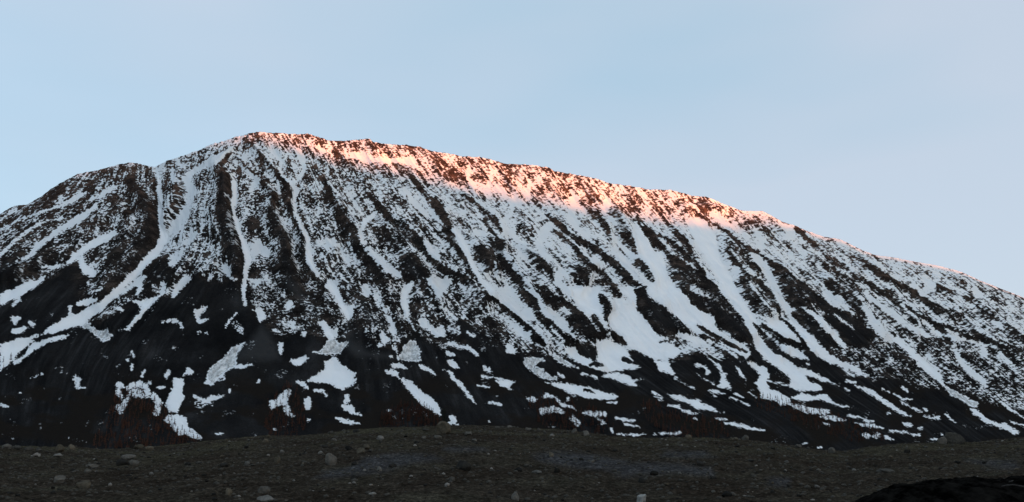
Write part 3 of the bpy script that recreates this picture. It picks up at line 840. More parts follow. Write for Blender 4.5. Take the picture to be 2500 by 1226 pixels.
T9 P .98 p : 0,80 110,100 160,170 240,260 310,350 330,390 340,410 440,430 480,460 500,485 470,520 380,545 300,545 230,510 100,450 60,380 0,330
T9 S .05 - : 340,418,20 390,405,15
T9 P 1 p : 295,555 390,550 420,600 470,680 430,665 330,620
T9 S .85 - : 450,680,20 540,740,14 600,760,10
T9 P .06 - : 150,20 250,0 330,60 420,160 500,240 560,300 540,360 470,340 430,380 320,350 280,260 210,200 170,180 180,110
T9 P .03 - : 0,345 60,380 110,440 60,430 0,410
T9 S .97 g : 300,30,130 400,100,120 500,180,130 600,260,140 700,320,110 800,390,90 900,450,90 980,500,80
T9 P .97 p : 440,360 540,360 640,380 700,430 770,470 600,430 480,375
T9 P .03 - : 550,80 620,110 700,130 800,180 900,240 980,290 1050,380 1060,440 1000,420 960,420 880,360 800,290 740,220 640,180 570,130
T9 S .2 - : 650,0,60 750,60,90 830,130,90 920,210,80
T9 S .1 - : 920,210,15 1000,290,12 1060,355,8
T9 S .97 g : 820,0,90 900,100,90 970,200,70 1030,290,70 1080,380,90 1100,440,110 1150,500,110 1230,560,110 1300,620,110 1370,680,120 1440,740,90 1520,760,50
T9 S .05 - : 620,290,25 720,350,35 800,400,35 900,450,35 990,490,20
T9 S .05 - : 670,370,35 760,430,35 860,500,45 960,540,40
T9 S .9 - : 700,400,20 800,450,25 920,520,20
T9 S .9 - : 590,440,25 640,445,20
T9 S .9 - : 750,510,25 775,510,20
T9 P .95 p : 690,530 750,550 800,600 810,640 840,650 830,690 870,740 880,770 780,745 800,690 790,640 760,590
T9 S .8 - : 620,590,40 680,600,20 700,640,40
T9 P .9 p : 610,640 700,700 780,750 870,770 760,740 650,680
T9 P 1 p : 890,580 930,600 960,650 990,700 950,680 910,620
T9 P .05 - : 1130,570 1180,590 1300,660 1325,700 1300,740 1220,720 1160,680 1150,620
T9 P 1 g : 985,560 1060,575 1140,610 1165,660 1140,710 1160,760 1230,790 1300,830 1310,880 1250,890 1200,850 1100,835 1090,770 1050,720 1090,670 1060,620
T9 P .97 p : 1140,700 1250,730 1350,770 1420,775 1480,780 1560,770 1520,735 1480,730 1430,690 1390,650 1340,620 1300,640 1330,700 1310,740 1250,720
T9 P 1 p : 1310,830 1400,800 1480,815 1590,800 1600,830 1640,860 1750,900 1700,905 1620,870 1520,845 1420,860
T9 P 1 p : 1310,880 1400,880 1440,900 1600,925 1620,940 1560,955 1470,950 1400,930 1340,910
T9 P 1 p : 1530,970 1630,960 1680,985 1760,1005 1680,1005 1580,985
T9 P 1 p : 1360,600 1450,620 1530,660 1600,690 1645,725 1560,710 1470,670 1400,650
T9 P 1 p : 1250,425 1330,440 1400,480 1440,520 1460,555 1370,530 1300,510 1260,480
T9 S .9 - : 1440,578,12 1460,582,10
T9 P .97 p : 1100,280 1180,330 1280,380 1380,440 1410,435 1380,380 1350,330 1290,270 1180,230 1130,240 1140,280
T9 S .04 - : 1110,290,20 1180,340,40 1270,400,50 1380,440,50 1440,480,40
T9 S .06 - : 1270,240,20 1330,310,40 1390,370,40 1430,440,50
T9 S .05 - : 1040,270,12 1100,350,40 1170,430,60 1220,480,50
T9 S .3 - : 1080,240,40 1120,265,30
T9 P .97 p : 1240,220 1330,250 1430,320 1530,420 1630,510 1720,570 1700,600 1600,570 1500,500 1460,480 1440,430 1400,370 1340,300
T9 S .9 p : 1730,580,20 1790,600,30 1830,640,25 1880,670,20
T9 S .9 - : 1720,620,15 1790,670,14
T9 P .95 p : 1400,150 1480,180 1560,230 1620,300 1680,370 1730,430 1760,480 1680,440 1580,330 1500,240
T9 P .04 - : 1330,210 1420,240 1520,290 1600,350 1660,420 1700,480 1640,440 1620,470 1720,560 1640,520 1560,450 1450,330 1360,240
T9 P .02 - : 1550,205 1640,240 1740,300 1850,330 1916,350 1916,470 1800,450 1740,440 1680,350 1600,270
T9 S .9 - : 1640,200,15 1720,260,15 1790,315,10
T9 P 1 p : 400,800 480,815 560,840 620,845 670,880 740,910 820,945 740,935 620,915 560,880 450,840
T9 P 1 p : 680,765 750,775 830,805 740,795
T9 S .95 - : 740,820,12 765,826,10
T9 S .95 - : 870,830,14 920,850,10
T9 S .9 - : 890,795,12 960,830,12
T9 S .85 - : 1010,790,20 1060,830,15
T9 S .9 - : 950,860,10 1010,890,10
T9 P 1 p : 265,780 300,790 330,830 360,855 310,830
T9 S .85 p : 400,885,12 480,900,30 520,930,20 620,955,12
T9 S 1 p : 760,985,14 830,1000,14
T9 S 1 p : 830,1020,20 900,1030,30 1000,1055,30 1120,1078,10
T9 S .9 - : 595,985,14 610,990,10
T9 S 1 p : 1570,1020,25 1610,1035,25
T9 S 1 p : 1760,965,20 1850,980,10
T9 S 1 p : 1860,995,10 1916,1010,12
T9 P 1 p : 1800,1015 1850,1025 1916,1030 1930,1050 1860,1040
T9 S 1 p : 1730,705,12 1800,715,8
T9 S .95 - : 1720,760,10 1750,775,8
T9 P 1 p : 1810,740 1860,750 1916,790 1916,805
T9 S .95 - : 1400,1180,6 1440,1172,6
T9 S .95 - : 1520,1205,8 1550,1200,8
TA P .27 - : 440,0 1000,0 1250,250 1300,330 1100,280 900,230 760,260 640,180 520,100
TA P .3 - : 1100,0 1956,0 1956,420 1700,330 1500,260 1350,200
TA P 1 d : 1310,285 1370,320 1420,345 1500,385 1520,410 1590,440 1570,470 1520,460 1440,400 1370,380 1340,330
TA P 1 p : 1525,475 1580,490 1620,520 1680,570 1760,600 1800,595 1870,640 1920,670 1900,690 1830,660 1720,620 1640,580 1560,530
TA S .95 g : 1130,120,60 1200,180,50 1270,240,40 1310,290,20
TA S .8 - : 1190,70,50 1240,130,50
TA S .9 - : 1410,20,30 1450,110,50 1520,180,50 1600,240,50 1650,300,30
TA S .9 - : 1640,30,60 1640,50,60
TA S .75 - : 1760,50,50 1830,110,50 1900,200,30
TA P 1 p : 615,298 680,310 760,345 820,390 880,430 950,480 1060,545 1010,540 920,490 820,430 740,370 660,325
TA S .95 p : 980,300,14 1030,340,12
TA S .95 p : 540,258,12 610,270,12
TA S .95 - : 525,320,8 560,338,8
TA S .95 - : 830,330,12 880,350,10
TA S .95 - : 920,370,12 965,388,12
TA S .95 p : 980,410,14 1060,405,14
TA S .95 - : 870,515,14 890,518,12
TA S .95 p : 1165,488,20 1180,492,18
TA S .95 p : 990,435,14 1090,485,14 1140,515,10
TA S .85 p : 1160,540,14 1230,560,20 1280,550,30
TA S .9 - : 1330,525,20 1360,555,14 1410,595,12
TA S 1 p : 560,540,16 660,550,12
TA S 1 p : 680,572,12 750,585,10
TA P 1 p : 610,595 700,600 800,620 840,640 740,630 650,612
TA P 1 p : 985,590 1020,590 1065,615 1020,620
TA S 1 p : 1128,640,20 1145,640,20
TA S 1 p : 890,660,12 1030,670,12
TA S .95 - : 1050,688,8 1130,690,8
TA S .95 - : 1220,725,8 1260,725,8
TA S .95 - : 1300,680,14 1310,695,12
TA S 1 p : 685,697,40 715,697,44
TA S .8 p : 765,695,38 795,697,38
TA S .95 p : 860,710,30 920,730,20
TA S .95 p : 1780,430,14 1840,480,14 1920,535,14 1990,570,14
TA S .95 p : 1850,580,12 1990,630,14
TA S .85 - : 540,130,50 600,170,50 650,200,40
"""
TILES = {'T0': (0, 0, 1.0), 'T1': (0, 380, .32620), 'T2': (500, 280, .32620), 'T3': (1000, 320, .32620), 'T4': (1500, 400, .32620),
         'T5': (1900, 520, .32626), 'T6': (0, 700, .32620), 'T7': (500, 680, .32620), 'T8': (1000, 700, .32620),
         'T9': (1500, 700, .32620), 'TA': (1900, 850, .30675)}

PXF, PYF = PX.ravel(), PY.ravel()
def seg_dist(x, y, a, b_, ra, rb):
    ax, ay = a; bx, by = b_
    dx, dy = bx - ax, by - ay
    L = dx * dx + dy * dy + 1e-9
    t = np.clip(((x - ax) * dx + (y - ay) * dy) / L, 0, 1)
    return (ra + t * (rb - ra)) - np.hypot(x - ax - t * dx, y - ay - t * dy)

def poly_dist(x, y, P):
    inside = np.zeros(x.shape, bool)
    dmin = np.full(x.shape, 1e9)
    n = len(P)
    for i in range(n):
        (x0, y0), (x1, y1) = P[i], P[(i + 1) % n]
        c = (y0 > y) != (y1 > y)
        with np.errstate(divide='ignore', invalid='ignore'):
            xi = (x1 - x0) * (y - y0) / (y1 - y0 + 1e-12) + x0
        inside ^= c & (x < xi)
        dmin = np.minimum(dmin, -seg_dist(x, y, (x0, y0), (x1, y1), 0, 0))
    return np.where(inside, dmin, -dmin)

def paint(PXF, PYF):
    """snow cover, bare cover, rib height and snow pieces for points seen at these photograph pixels"""
    # ragged edges: look the tracing up at slightly wandering coordinates
    WX = PXF + 2.4 * fbm(PXF / 20, PYF / 26, 4, 5, 0.65) + 2.0 * noise2(PXF / 4.5, PYF / 3.5, 9)
    WY = PYF + 3.5 * fbm(PXF / 22, PYF / 22, 4, 6, 0.6) + 1.8 * noise2(PXF / 4.5, PYF / 3.5, 10)
    COVER = np.full(PXF.shape, 0.55)
    RIBH = np.zeros(PXF.shape)
    COVER_D = COVER.copy()               # the same without the snow: tells crag from scree
    order_y = np.argsort(WY, kind='stable')
    sorted_y = WY[order_y]
    PARTS = []
    for line in TRACE.strip().splitlines():
        line = line.strip()
        if not line or line[0] == '#':
            continue
        head, body = line.split(':')
        tl, kind, val, flag = head.split()
        ox, oy, k = TILES[tl]
        pts = [tuple(float(q) for q in it.split(',')) for it in body.split()]
        P = [(ox + p[0] * k, oy + p[1] * k) for p in pts]
        val = float(val)
        if flag not in 'zyq':                        # ribs and gullies read clearly against the broken ground between them
            val = val * 0.55 if val <= 0.21 else 1 - (1 - val) * 0.5 if val >= 0.85 else val
        soft = {'z': 60.0, 'y': 22.0, 'q': 9.0, '-': 4.0 if val > 0.5 else 6.0}.get(flag, 4.5)
        rad = [max(p[2] * k / 2 * ((0.74 if flag == 'g' and pts[0][0] * k + ox < 1150 else 0.92) if val > 0.6 else 1.0), 1.6) for p in pts] if kind == 'S' else [0]
        rock_rib = kind == 'S' and val < 0.36 and flag == '-' and len(P) > 2
        mar = max(rad) * (3.4 if rock_rib else 1) + soft + 10
        xs_, ys_ = [p[0] for p in P], [p[1] for p in P]
        lo, hi = np.searchsorted(sorted_y, [min(ys_) - mar, max(ys_) + mar])
        sel = order_y[lo:hi]
        sel = sel[(WX[sel] > min(xs_) - mar) & (WX[sel] < max(xs_) + mar)]
        if not len(sel):
            continue
        x, y = WX[sel], WY[sel]
        if kind == 'S':
            d = np.full(len(sel), -1e9)
            lat, rr = np.zeros(len(sel)), np.ones(len(sel))
            for i in range(max(1, len(P) - 1)):
                i2 = min(i + 1, len(P) - 1)
                dd = seg_dist(x, y, P[i], P[i2], rad[i], rad[i2])
                if rock_rib:
                    ex, ey = P[i2][0] - P[i][0], P[i2][1] - P[i][1]
                    if ey < 0: ex, ey = -ex, -ey
                    ll = ((x - P[i][0]) * ey - (y - P[i][1]) * ex) / (math.hypot(ex, ey) + 1e-6)
                    lat = np.where(dd > d, ll, lat)
                    rr = np.where(dd > d, 0.5 * (rad[i] + rad[i2]), rr)
                d = np.maximum(d, dd)
            if rock_rib:
                # a rib: crisp crest on its right, rock thinning out into the snow on its left; it stands out from the face
                t = lat / rr
                sl = np.where(lat > 0, 2.5, np.clip(rr * 1.1, 5, 14))
                m = sstep(-sl, sl * 0.7, d)
                prof = np.where(t < 0.6, sstep(-3.0, 0.6, t), 1 - sstep(0.6, 1.5, t)) * sstep(-3.2, -0.4, d / rr)
                RIBH[sel] = np.maximum(RIBH[sel], prof * np.clip(rr * 1.7, 4.0, 18.0) * (0.6 + 0.8 * (0.36 - val) / 0.36))
        else:
            d = poly_dist(x, y, P)
        if not rock_rib:
            m = sstep(-soft, soft, d)
        COVER[sel] = COVER[sel] * (1 - m) + val * m
        if val <= 0.5 or flag == 'z':
            COVER_D[sel] = COVER_D[sel] * (1 - m) + val * m
        if flag in 'pgd':
            PARTS.append((flag, sel, d, val, P))
    return COVER, COVER_D, RIBH, PARTS, WX, WY
COVER, COVER_D, RIBH, PARTS, WX, WY = paint(PXF, PYF)

# ---- smaller structure of the cover: streaks down the fall line and rock ledges across it
uu = np.broadcast_to((np.interp(u, dens_x, np.concatenate([[0], np.cumsum(np.hypot(1, 0) * np.diff(dens_x))])))[None, :], PX.shape).ravel()
wxn = 10 * fbm(PXF / 60, PYF / 60, 3, 41)
streak = fbm((uu + 0.5 * wxn) / 8.5, (PYF + wxn) / 85, 4, 21, 0.6)
ledge = fbm((PXF + 0.25 * PYF) / 11, (PYF + 0.22 * PXF) / 4.6, 3, 22, 0.85)
fine = fbm(PXF / 5.5, PYF / 3.9, 2, 25, 0.9)
clump = fbm(PXF / 34, PYF / 28, 4, 23, 0.55)
NZ = 0.62 * streak / streak.std() + 0.85 * ledge / ledge.std() + 0.72 * fine / fine.std() + 0.60 * clump / clump.std()
NZ = 1 / (1 + np.exp(-1.7 * NZ / NZ.std()))
COV2 = COVER.reshape(PX.shape)

# ---- relief
cs, cl = blur(COV2, 6, 5), blur(COV2, 45, 30)
fade = sstep(0, 1, v[:, None] / (0.06 + 0.28 * sstep(430, 260, u))[None, :]) * (1 - sstep(0.55, 0.85, v))[:, None]
rib = ridged((uu / 62).reshape(PX.shape), (PYF / 330).reshape(PX.shape), 3, 61) - 0.55
rib2 = ridged((uu / 23).reshape(PX.shape), (PYF / 150).reshape(PX.shape), 3, 62) - 0.55
crag = ridged((PXF / 9).reshape(PX.shape), (PYF / 8).reshape(PX.shape), 3, 63) - 0.5
rockness = np.clip(1 - cs * 1.25, 0, 1) * np.clip(cs * 12, 0.12, 1)
HGT = -20 * (cs - cl) * np.clip(fade + 0.25 * sstep(260, 430, u)[None, :], 0, 1) + blur(RIBH.reshape(PX.shape), 1, 2) * np.clip(fade * 1.5 + 0.2 * sstep(260, 430, u)[None, :], 0, 1) + 16 * rib * fade + 6 * rib2 * fade * (0.25 + 0.75 * np.clip(cs * 3, 0, 1)) + 4.2 * crag * rockness * (0.3 + 0.7 * fade)
HGT += 1.0 * fbm((PXF / 40).reshape(PX.shape), (PYF / 30).reshape(PX.shape), 3, 64)
# push mostly along the horizontal so the outline of the traced features stays where it is
PD = NRM.copy(); PD[..., 2] *= 0.35
SURF = REST + PD * HGT[..., None]
edge = np.exp(-np.arange(NR) / 5.0)[:, None]
SURF[..., 2] += edge * (2.0 * fbm((PXF / 14).reshape(PX.shape), (PYF / 200).reshape(PX.shape), 4, 71, 0.65) + 5.0 * np.clip(ridged((PXF / 30).reshape(PX.shape), (PYF / 300).reshape(PX.shape), 4, 72) - 0.62, 0, 1) * sstep(0.75, 0.45, cs[:1]))

# the relief shifts points a little across the picture: lay the cover on where they really stand
vx, vy, vz = SURF[..., 0].ravel(), SURF[..., 1].ravel(), (SURF[..., 2] - EYE).ravel()
dep = vy * CP + vz * SP
PX2, PY2 = CX + F * vx / dep, CY - F * (vz * CP - vy * SP) / dep
COVER, COVER_D, _, PARTS, WX, WY = paint(PX2, PY2)
# stray flecks of snow on the scree
COVER = np.where(COVER < 0.10, COVER + 0.09 * sstep(0.12, 0.5, fbm(PXF / 55, PYF / 32, 3, 27) + 0.1 * clump) * sstep(640, 760, PYF), COVER)
SNOW = 1.12 * (COVER - 0.5) + 0.5 - NZ
SNOW = np.where(COVER < 0.015, -0.5, np.where(COVER > 0.975, 0.6, SNOW))
SNOW2 = SNOW.reshape(PX.shape)
COV2 = COVER.reshape(PX.shape)
BRK = np.clip(np.minimum(COV2 - 0.01, 0.985 - COV2) * 9, 0, 1) * 0.75

# other colours of the face
SCREE = np.clip(1 - blur(COVER_D.reshape(PX.shape), 5, 5) * 7, 0, 1)
heath_mask = sstep(880, 960, PY) * sstep(0.0, 0.35, fbm((PXF / 120).reshape(PX.shape), (PYF / 60).reshape(PX.shape), 4, 81) + 0.15)
FANP = [[(637, 795), (655, 812), (675, 845), (684, 878), (640, 880), (600, 880), (575, 882), (583, 855), (610, 832), (628, 810)],
        [(850, 790), (862, 830), (900, 860), (960, 870), (1000, 875), (870, 870), (845, 850), (838, 830)],
        [(700, 680), (730, 700), (760, 760), (800, 800), (830, 840), (790, 800), (740, 740), (700, 700)],
        [(880, 730), (910, 780), (960, 800), (1000, 830), (940, 810), (900, 780)]]
FANM = np.zeros(PXF.shape)
for P in FANP:
    FANM = np.maximum(FANM, 0.8 * sstep(-14, 14, poly_dist(WX, WY, P)))

# back of the mountain, falling away behind the ridge
NB = 14
back = [SURF[0] + np.array([0, 1, 0]) * 0 for _ in range(0)]
k = np.arange(NB, 0, -1)
nrm_h = NRM[0].copy(); nrm_h[:, 2] = 0
nrm_h /= np.linalg.norm(nrm_h, axis=1, keepdims=True)
BK = SURF[0][None] - nrm_h[None] * (k * 70.0)[:, None, None]
drop = (k * 8.0 + 2.6 * k ** 2)[:, None] * np.clip((zr - Z_FOOT) / 500, 0.2, 1)[None]
BK[..., 2] = np.maximum(BK[..., 2] - drop, Z_FOOT - 5)
ALL = np.concatenate([BK, SURF], 0)
def padb(A):
    return np.concatenate([np.repeat(A[:1], NB, 0), A], 0)
mountain = mesh_from('mountain', ALL.reshape(-1, 3), grid_faces(NR + NB, NC), 4, M_MOUNT, None, True,
    {'snow': padb(SNOW2).ravel(), 'brk': padb(BRK).ravel(), 'fu': padb(uu.reshape(PX.shape) / 5.5).ravel(), 'fv': padb(PY / 16).ravel(), 'scree': padb(SCREE).ravel(), 'heath': padb(heath_mask).ravel(), 'fan': padb(FANM.reshape(PX.shape)).ravel()})
tag(mountain, 'broad snow-streaked rocky mountain with glowing ridge', None, None, 'structure')

# ---- the snow that can be told apart lies on the face as pieces of its own
SURFF, NRMF = SURF.reshape(-1, 3), NRM.reshape(-1, 3)
NZ2 = NZ.reshape(PX.shape)
TOP = np.full(PX.shape, -1.0)
EDGE = (fbm(PXF / 12, PYF / 7, 3, 95, 0.65) - 0.10).reshape(PX.shape) * 1.6
PNAME = {'p': 'snow_patch', 'g': 'snow_gully', 'd': 'avalanche_debris'}
for flag, sel, d, val, P in PARTS:
    jj, ii = sel % NC, sel // NC
    j0, j1, i0, i1 = jj.min(), jj.max() + 1, ii.min(), ii.max() + 1
    D = np.full((i1 - i0, j1 - j0), -20.0)
    D[ii - i0, jj - j0] = d
    nz = NZ2[i0:i1, j0:j1]; top = TOP[i0:i1, j0:j1]; cov = COV2[i0:i1, j0:j1]
    Dn = np.minimum(D, 7.0) - 1.9 + (4.5 if val > 0.985 else 7.0) * EDGE[i0:i1, j0:j1]
    hgt = np.clip(Dn * 0.3, -0.8, 0.9 if flag != 'd' else 2.2)
    if flag == 'd':
        hgt = np.where(hgt > 0, hgt * (0.5 + ridged(PX[i0:i1, j0:j1] / 7, PY[i0:i1, j0:j1] / 9, 3, 91)), hgt)
    # where a rock island was traced, or another piece already lies, dive under the surface
    hgt = np.where((top > -0.2) | (cov < 0.5), -0.8, hgt)
    keep = hgt > -0.79
    fk = keep[:-1, :-1] | keep[1:, :-1] | keep[1:, 1:] | keep[:-1, 1:]
    if (hgt > 0).sum() < 6:
        continue
    TOP[i0:i1, j0:j1] = np.maximum(top, hgt)
    nc = D.shape[1]
    idx = np.arange(D.size).reshape(D.shape)
    q = np.stack([idx[:-1, :-1], idx[1:, :-1], idx[1:, 1:], idx[:-1, 1:]], -1)[fk]
    used, inv = np.unique(q.ravel(), return_inverse=True)
    gi = ((used // nc + i0) * NC + used % nc + j0)
    vv = SURFF[gi] + NRMF[gi] * hgt.ravel()[used][:, None]
    mesh_from(PNAME[flag], vv, inv.astype(np.int32), 4, M_DIRTY if flag == 'd' else M_SNOW, mountain)

# ------------------------------------------------------------------ valley floor and the unseen range shaped to shade the face
def valley():
    n = 90
    a = np.sign(np.linspace(-1, 1, n)) * np.abs(np.linspace(-1, 1, n)) ** 2.2 * 30000
    X, Y = np.meshgrid(a, a)
    Z = Z_FOOT - 4 + 3 * fbm(X / 260, Y / 260, 3, 101)
    m, nt, bs = new_mat('valley_heath', 0.95, 0.0)
    p = pos(nt)
    c = n_ramp(nt, n_noise(nt, 0.02, 6, 0.6, p).outputs['Fac'], [(0.35, (0.012, 0.012, 0.012)), (0.7, (0.02, 0.018, 0.015))]).outputs['Color']
    nt.links.new(c, bs.inputs['Base Color'])
    o = mesh_from('valley_floor', np.stack([X, Y, Z], -1).reshape(-1, 3), grid_faces(n, n), 4, m)
    tag(o, 'dark valley floor between moraine and mountain', None, None, 'structure')
valley()

TERM = [(-480, -70), (300, -65), (540, -60), (580, -40), (597, -12), (612, 24), (640, 42), (700, 46), (760, 56), (859, 62), (924, 52), (1009, 66), (1070, 72), (1125, 66), (1190, 76), (1228, 66), (1277, 74),
        (1359, 74), (1457, 66), (1554, 64), (1663, 68), (1745, 52), (1793, 28), (1859, 14), (1950, -2), (2100, -7), (2300, -9), (2600, -9), (2900, -9)]
RANGE_R = 5200.0  # distance of the unseen range whose crest is fitted to cast the shadow line
def shading_range():
    """the range on the sun's side of the valley; its crest line decides where the last light falls"""
    sh = Vector((SUN_DIR.x, SUN_DIR.y, 0)).normalized()
    la = Vector((-sh.y, sh.x, 0))
    pts = []
    for x, dy in TERM:
        y = np.interp(x, rx, ry) + max(dy, 0)
        if dy > 0:
            P = Vector(REST.reshape(-1, 3)[np.argmin((PXF - x) ** 2 + (PYF - y) ** 2)])
        else:
            j = np.argmin(np.abs(u - x)); P = Vector(REST[0, j]); P.z -= dy * 1.2
        t = RANGE_R - P.dot(sh)
        pts.append((P.dot(la), P.z + t * math.tan(SUN_ELEV)))
    pts.sort()
    s = np.array([p[0] for p in pts]); z = np.array([p[1] for p in pts])
    L = np.linspace(-8000, 8000, 900)
    crest = np.interp(L, s, z)
    k_ = np.ones(13) / 13
    crest = np.convolve(np.pad(crest, 6, 'edge'), k_, 'valid')
    crest += 22 * fbm(L / 170, L * 0, 4, 111)
    off = np.linspace(-1, 1, 41)
    LL, OO = np.meshgrid(L, off)
    hgt = 1 - np.abs(OO) ** 0.85
    rel = ridged(LL / 300, OO * 2, 4, 113) - 0.5
    Z = Z_FOOT - 10 + (crest[None, :] - Z_FOOT + 10) * hgt + 120 * rel * (1 - hgt) * hgt * 2
    R = RANGE_R + OO * 1500
    V = np.stack([sh.x * R + la.x * LL, sh.y * R + la.y * LL, Z], -1)
    o = mesh_from('unseen_shading_range', V.reshape(-1, 3), grid_faces(41, 900), 4, M_MOUNT, None, True,
        {'brk': 0 * hgt.ravel() + 1, 'fu': LL.ravel() / 8, 'fv': OO.ravel() * 60, 'snow': (0.15 * fbm(LL / 60, OO * 40, 4, 114) - 0.1 + 0.2 * hgt).ravel(), 'scree': (1 - hgt).ravel(), 'heath': (hgt * 0).ravel(), 'fan': (hgt * 0).ravel()})
    tag(o, 'unseen range behind the viewer, crest shaped to shade the lower face', None, None, 'structure')
shading_range()

# ------------------------------------------------------------------ the moraine in front
CREST = [(-600,1085),(-200,1088),(0,1090),(100,1092),(180,1093),(250,1097),(330,1096),(400,1091),(440,1086),(500,1079),(560,1074),(640,1068),(740,1064),(830,1053),(880,1049),
 (1000,1044),(1070,1041),(1150,1038),(1230,1043),(1300,1049),(1400,1055),(1500,1065),(1600,1069),(1700,1071),(1800,1073),(1880,1081),(1950,1091),(2000,1099),
 (2060,1103),(2120,1092),(2200,1085),(2300,1082),(2400,1077),(2500,1070),(2800,1064),(3200,1070)]
cqx = np.array([c[0] for c in CREST], float); cqy = np.array([c[1] for c in CREST], float)
def crest_of(a):
    px = CX + a * F * 1.0229
    y = np.interp(px, cqx, cqy)
    Yc = 55 + 7 * np.sin(px / 420.0) + 8 * sstep(1900, 2500, px)
    return Yc, EYE + Yc * tan_elev(y)

def ground_z(X, Y, detail=True):
    X, Y = np.asarray(X, float), np.asarray(Y, float)
    Ys = np.maximum(Y, 6.0)
    a = np.clip(X / Ys, -1.2, 1.2)
    Yc, zc = crest_of(a)
    t = np.clip((Y - 16) / (Yc - 16), 0, 1)
    z = zc * (0.55 * t + 0.45 * (1 - (1 - t) ** 2))
    over = np.maximum(Y - Yc, 0)
    z = z - np.where(over > 0, 0.30 * over ** 2 / (over + 2.5), 0)
    z = z - 0.02 * np.maximum(6 - Y, 0)
    if detail:
        near = np.clip(1 - over / 30, 0.3, 1)
        z = z + near * (0.16 * fbm(X / 5.0, Y / 5.0, 3, 201) + 0.13 * (ridged(X / 1.5, Y / 1.8, 3, 202) - 0.5) + 0.06 * fbm(X / 0.45, Y / 0.5, 2, 203))
    return np.maximum(z, Z_FOOT - 6)

def ground_hit(px, py):
    """point of the moraine seen at a photograph pixel"""
    dx, dy, dz = ray(px, py)
    Y = np.linspace(8, 75, 1400)
    Z = ground_z(Y * dx / dy, Y)
    L = EYE + Y * dz / dy
    hit = np.nonzero(L <= Z)[0]
    y = Y[hit[0]] if len(hit) else None
    if y is None:
        Yc, _ = crest_of(np.array(dx / dy)); y = float(Yc) - 0.3
    return np.array([y * dx / dy, y, float(ground_z(y * dx / dy, y))])

SILT = [[(770,1165),(800,1150),(860,1140),(890,1115),(960,1105),(1060,1110),(1080,1125),(1000,1135),(940,1150),(880,1160),(800,1172)],
        [(1290,1110),(1360,1100),(1440,1105),(1500,1118),(1540,1125),(1480,1150),(1400,1145),(1320,1130)],
        [(1620,1100),(1720,1098),(1740,1115),(1700,1120),(1620,1115)],
        [(1500,1130),(1640,1130),(1740,1140),(1730,1165),(1640,1155),(1520,1165),(1480,1150)],
        [(1860,1165),(1920,1165),(1920,1190),(1880,1185)],
        [(1080,1090),(1180,1092),(1190,1102),(1090,1104)],
        [(2350,1120),(2470,1125),(2480,1145),(2400,1140)]]
def moraine():
    m, nt, bs = new_mat('moraine_gravel', 0.95, 0.0)
    p = pos(nt)
    n1 = n_noise(nt, 0.35, 6, 0.65, p)
    base = n_ramp(nt, n1.outputs['Fac'], [(0.3, G_BROWN), (0.5, G_MID), (0.7, G_OLIVE)]).outputs['Color']
    base = n_mix(nt, n_attr(nt, 'silt'), base, G_SILT)
    base = n_mix(nt, n_attr(nt, 'moss'), base, G_MOSS)
    n2 = n_noise(nt, 9.0, 4, 0.75, p)
    n3 = n_noise(nt, 2.2, 4, 0.7, p)
    base = n_mix(nt, 0.85, base, n_ramp(nt, n2.outputs['Fac'], [(0.32, (0.2,) * 3), (0.52, (0.9,) * 3), (0.72, (2.6,) * 3)]).outputs['Color'], 'MULTIPLY')
    base = n_mix(nt, 0.7, base, n_ramp(nt, n3.outputs['Fac'], [(0.35, (0.45,) * 3), (0.7, (1.5,) * 3)]).outputs['Color'], 'MULTIPLY')
    nt.links.new(base, bs.inputs['Base Color'])
    hb = n_math(nt, 'ADD', n_math(nt, 'MULTIPLY', n2.outputs['Fac'], 0.4), n3.outputs['Fac'])
    n_bump(nt, bs, hb, 1.0, 0.22)
    nr, ncol = 330, 560
    Yr = np.concatenate([np.linspace(2, 16, 30, endpoint=False), np.linspace(16, 66, 240, endpoint=False), np.linspace(66, 260, 60)])
    av = np.concatenate([np.linspace(-1.1, -0.66, 40, endpoint=False), np.linspace(-0.66, 0.66, 480, endpoint=False), np.linspace(0.66, 1.1, 40)])
    X = av[None, :] * np.maximum(Yr, 14)[:, None]
    Y = np.repeat(Yr[:, None], ncol, 1)
    Z = ground_z(X, Y)
    a = X / np.maximum(Y, 6)
    px = CX + a * F * 1.0229
    tz = (Z - EYE) / Y
    bb = (tz * CP - SP) / (CP + tz * SP)
    py = CY - bb * F
    wx, wy = px + 25 * fbm(X / 2, Y / 2, 4, 211), py + 7 * fbm(X / 2, Y / 2, 4, 212)
    silt = np.zeros(X.shape)
    for P in SILT:
        silt = np.maximum(silt, sstep(-8, 12, poly_dist(wx.ravel(), wy.ravel(), P)).reshape(X.shape))
    moss = sstep(0.0, 1.0, (Y - 30) / 24) * sstep(-0.1, 0.35, fbm(X / 6, Y / 6, 4, 213) + 0.1) * (1 - silt)
    o = mesh_from('moraine', np.stack([X, Y, Z], -1).reshape(-1, 3), grid_faces(nr, ncol), 4, m, None, True, {'silt': silt.ravel() * 0.9, 'moss': moss.ravel()})
    tag(o, 'stony brown moraine in the foreground', None, None, 'structure')
G_BROWN, G_MID, G_OLIVE = (0.031, 0.0232, 0.0172), (0.043, 0.0350, 0.0268), (0.056, 0.0490, 0.0352)
G_SILT, G_MOSS = (0.062, 0.0595, 0.0600), (0.060, 0.0530, 0.0352)
moraine()

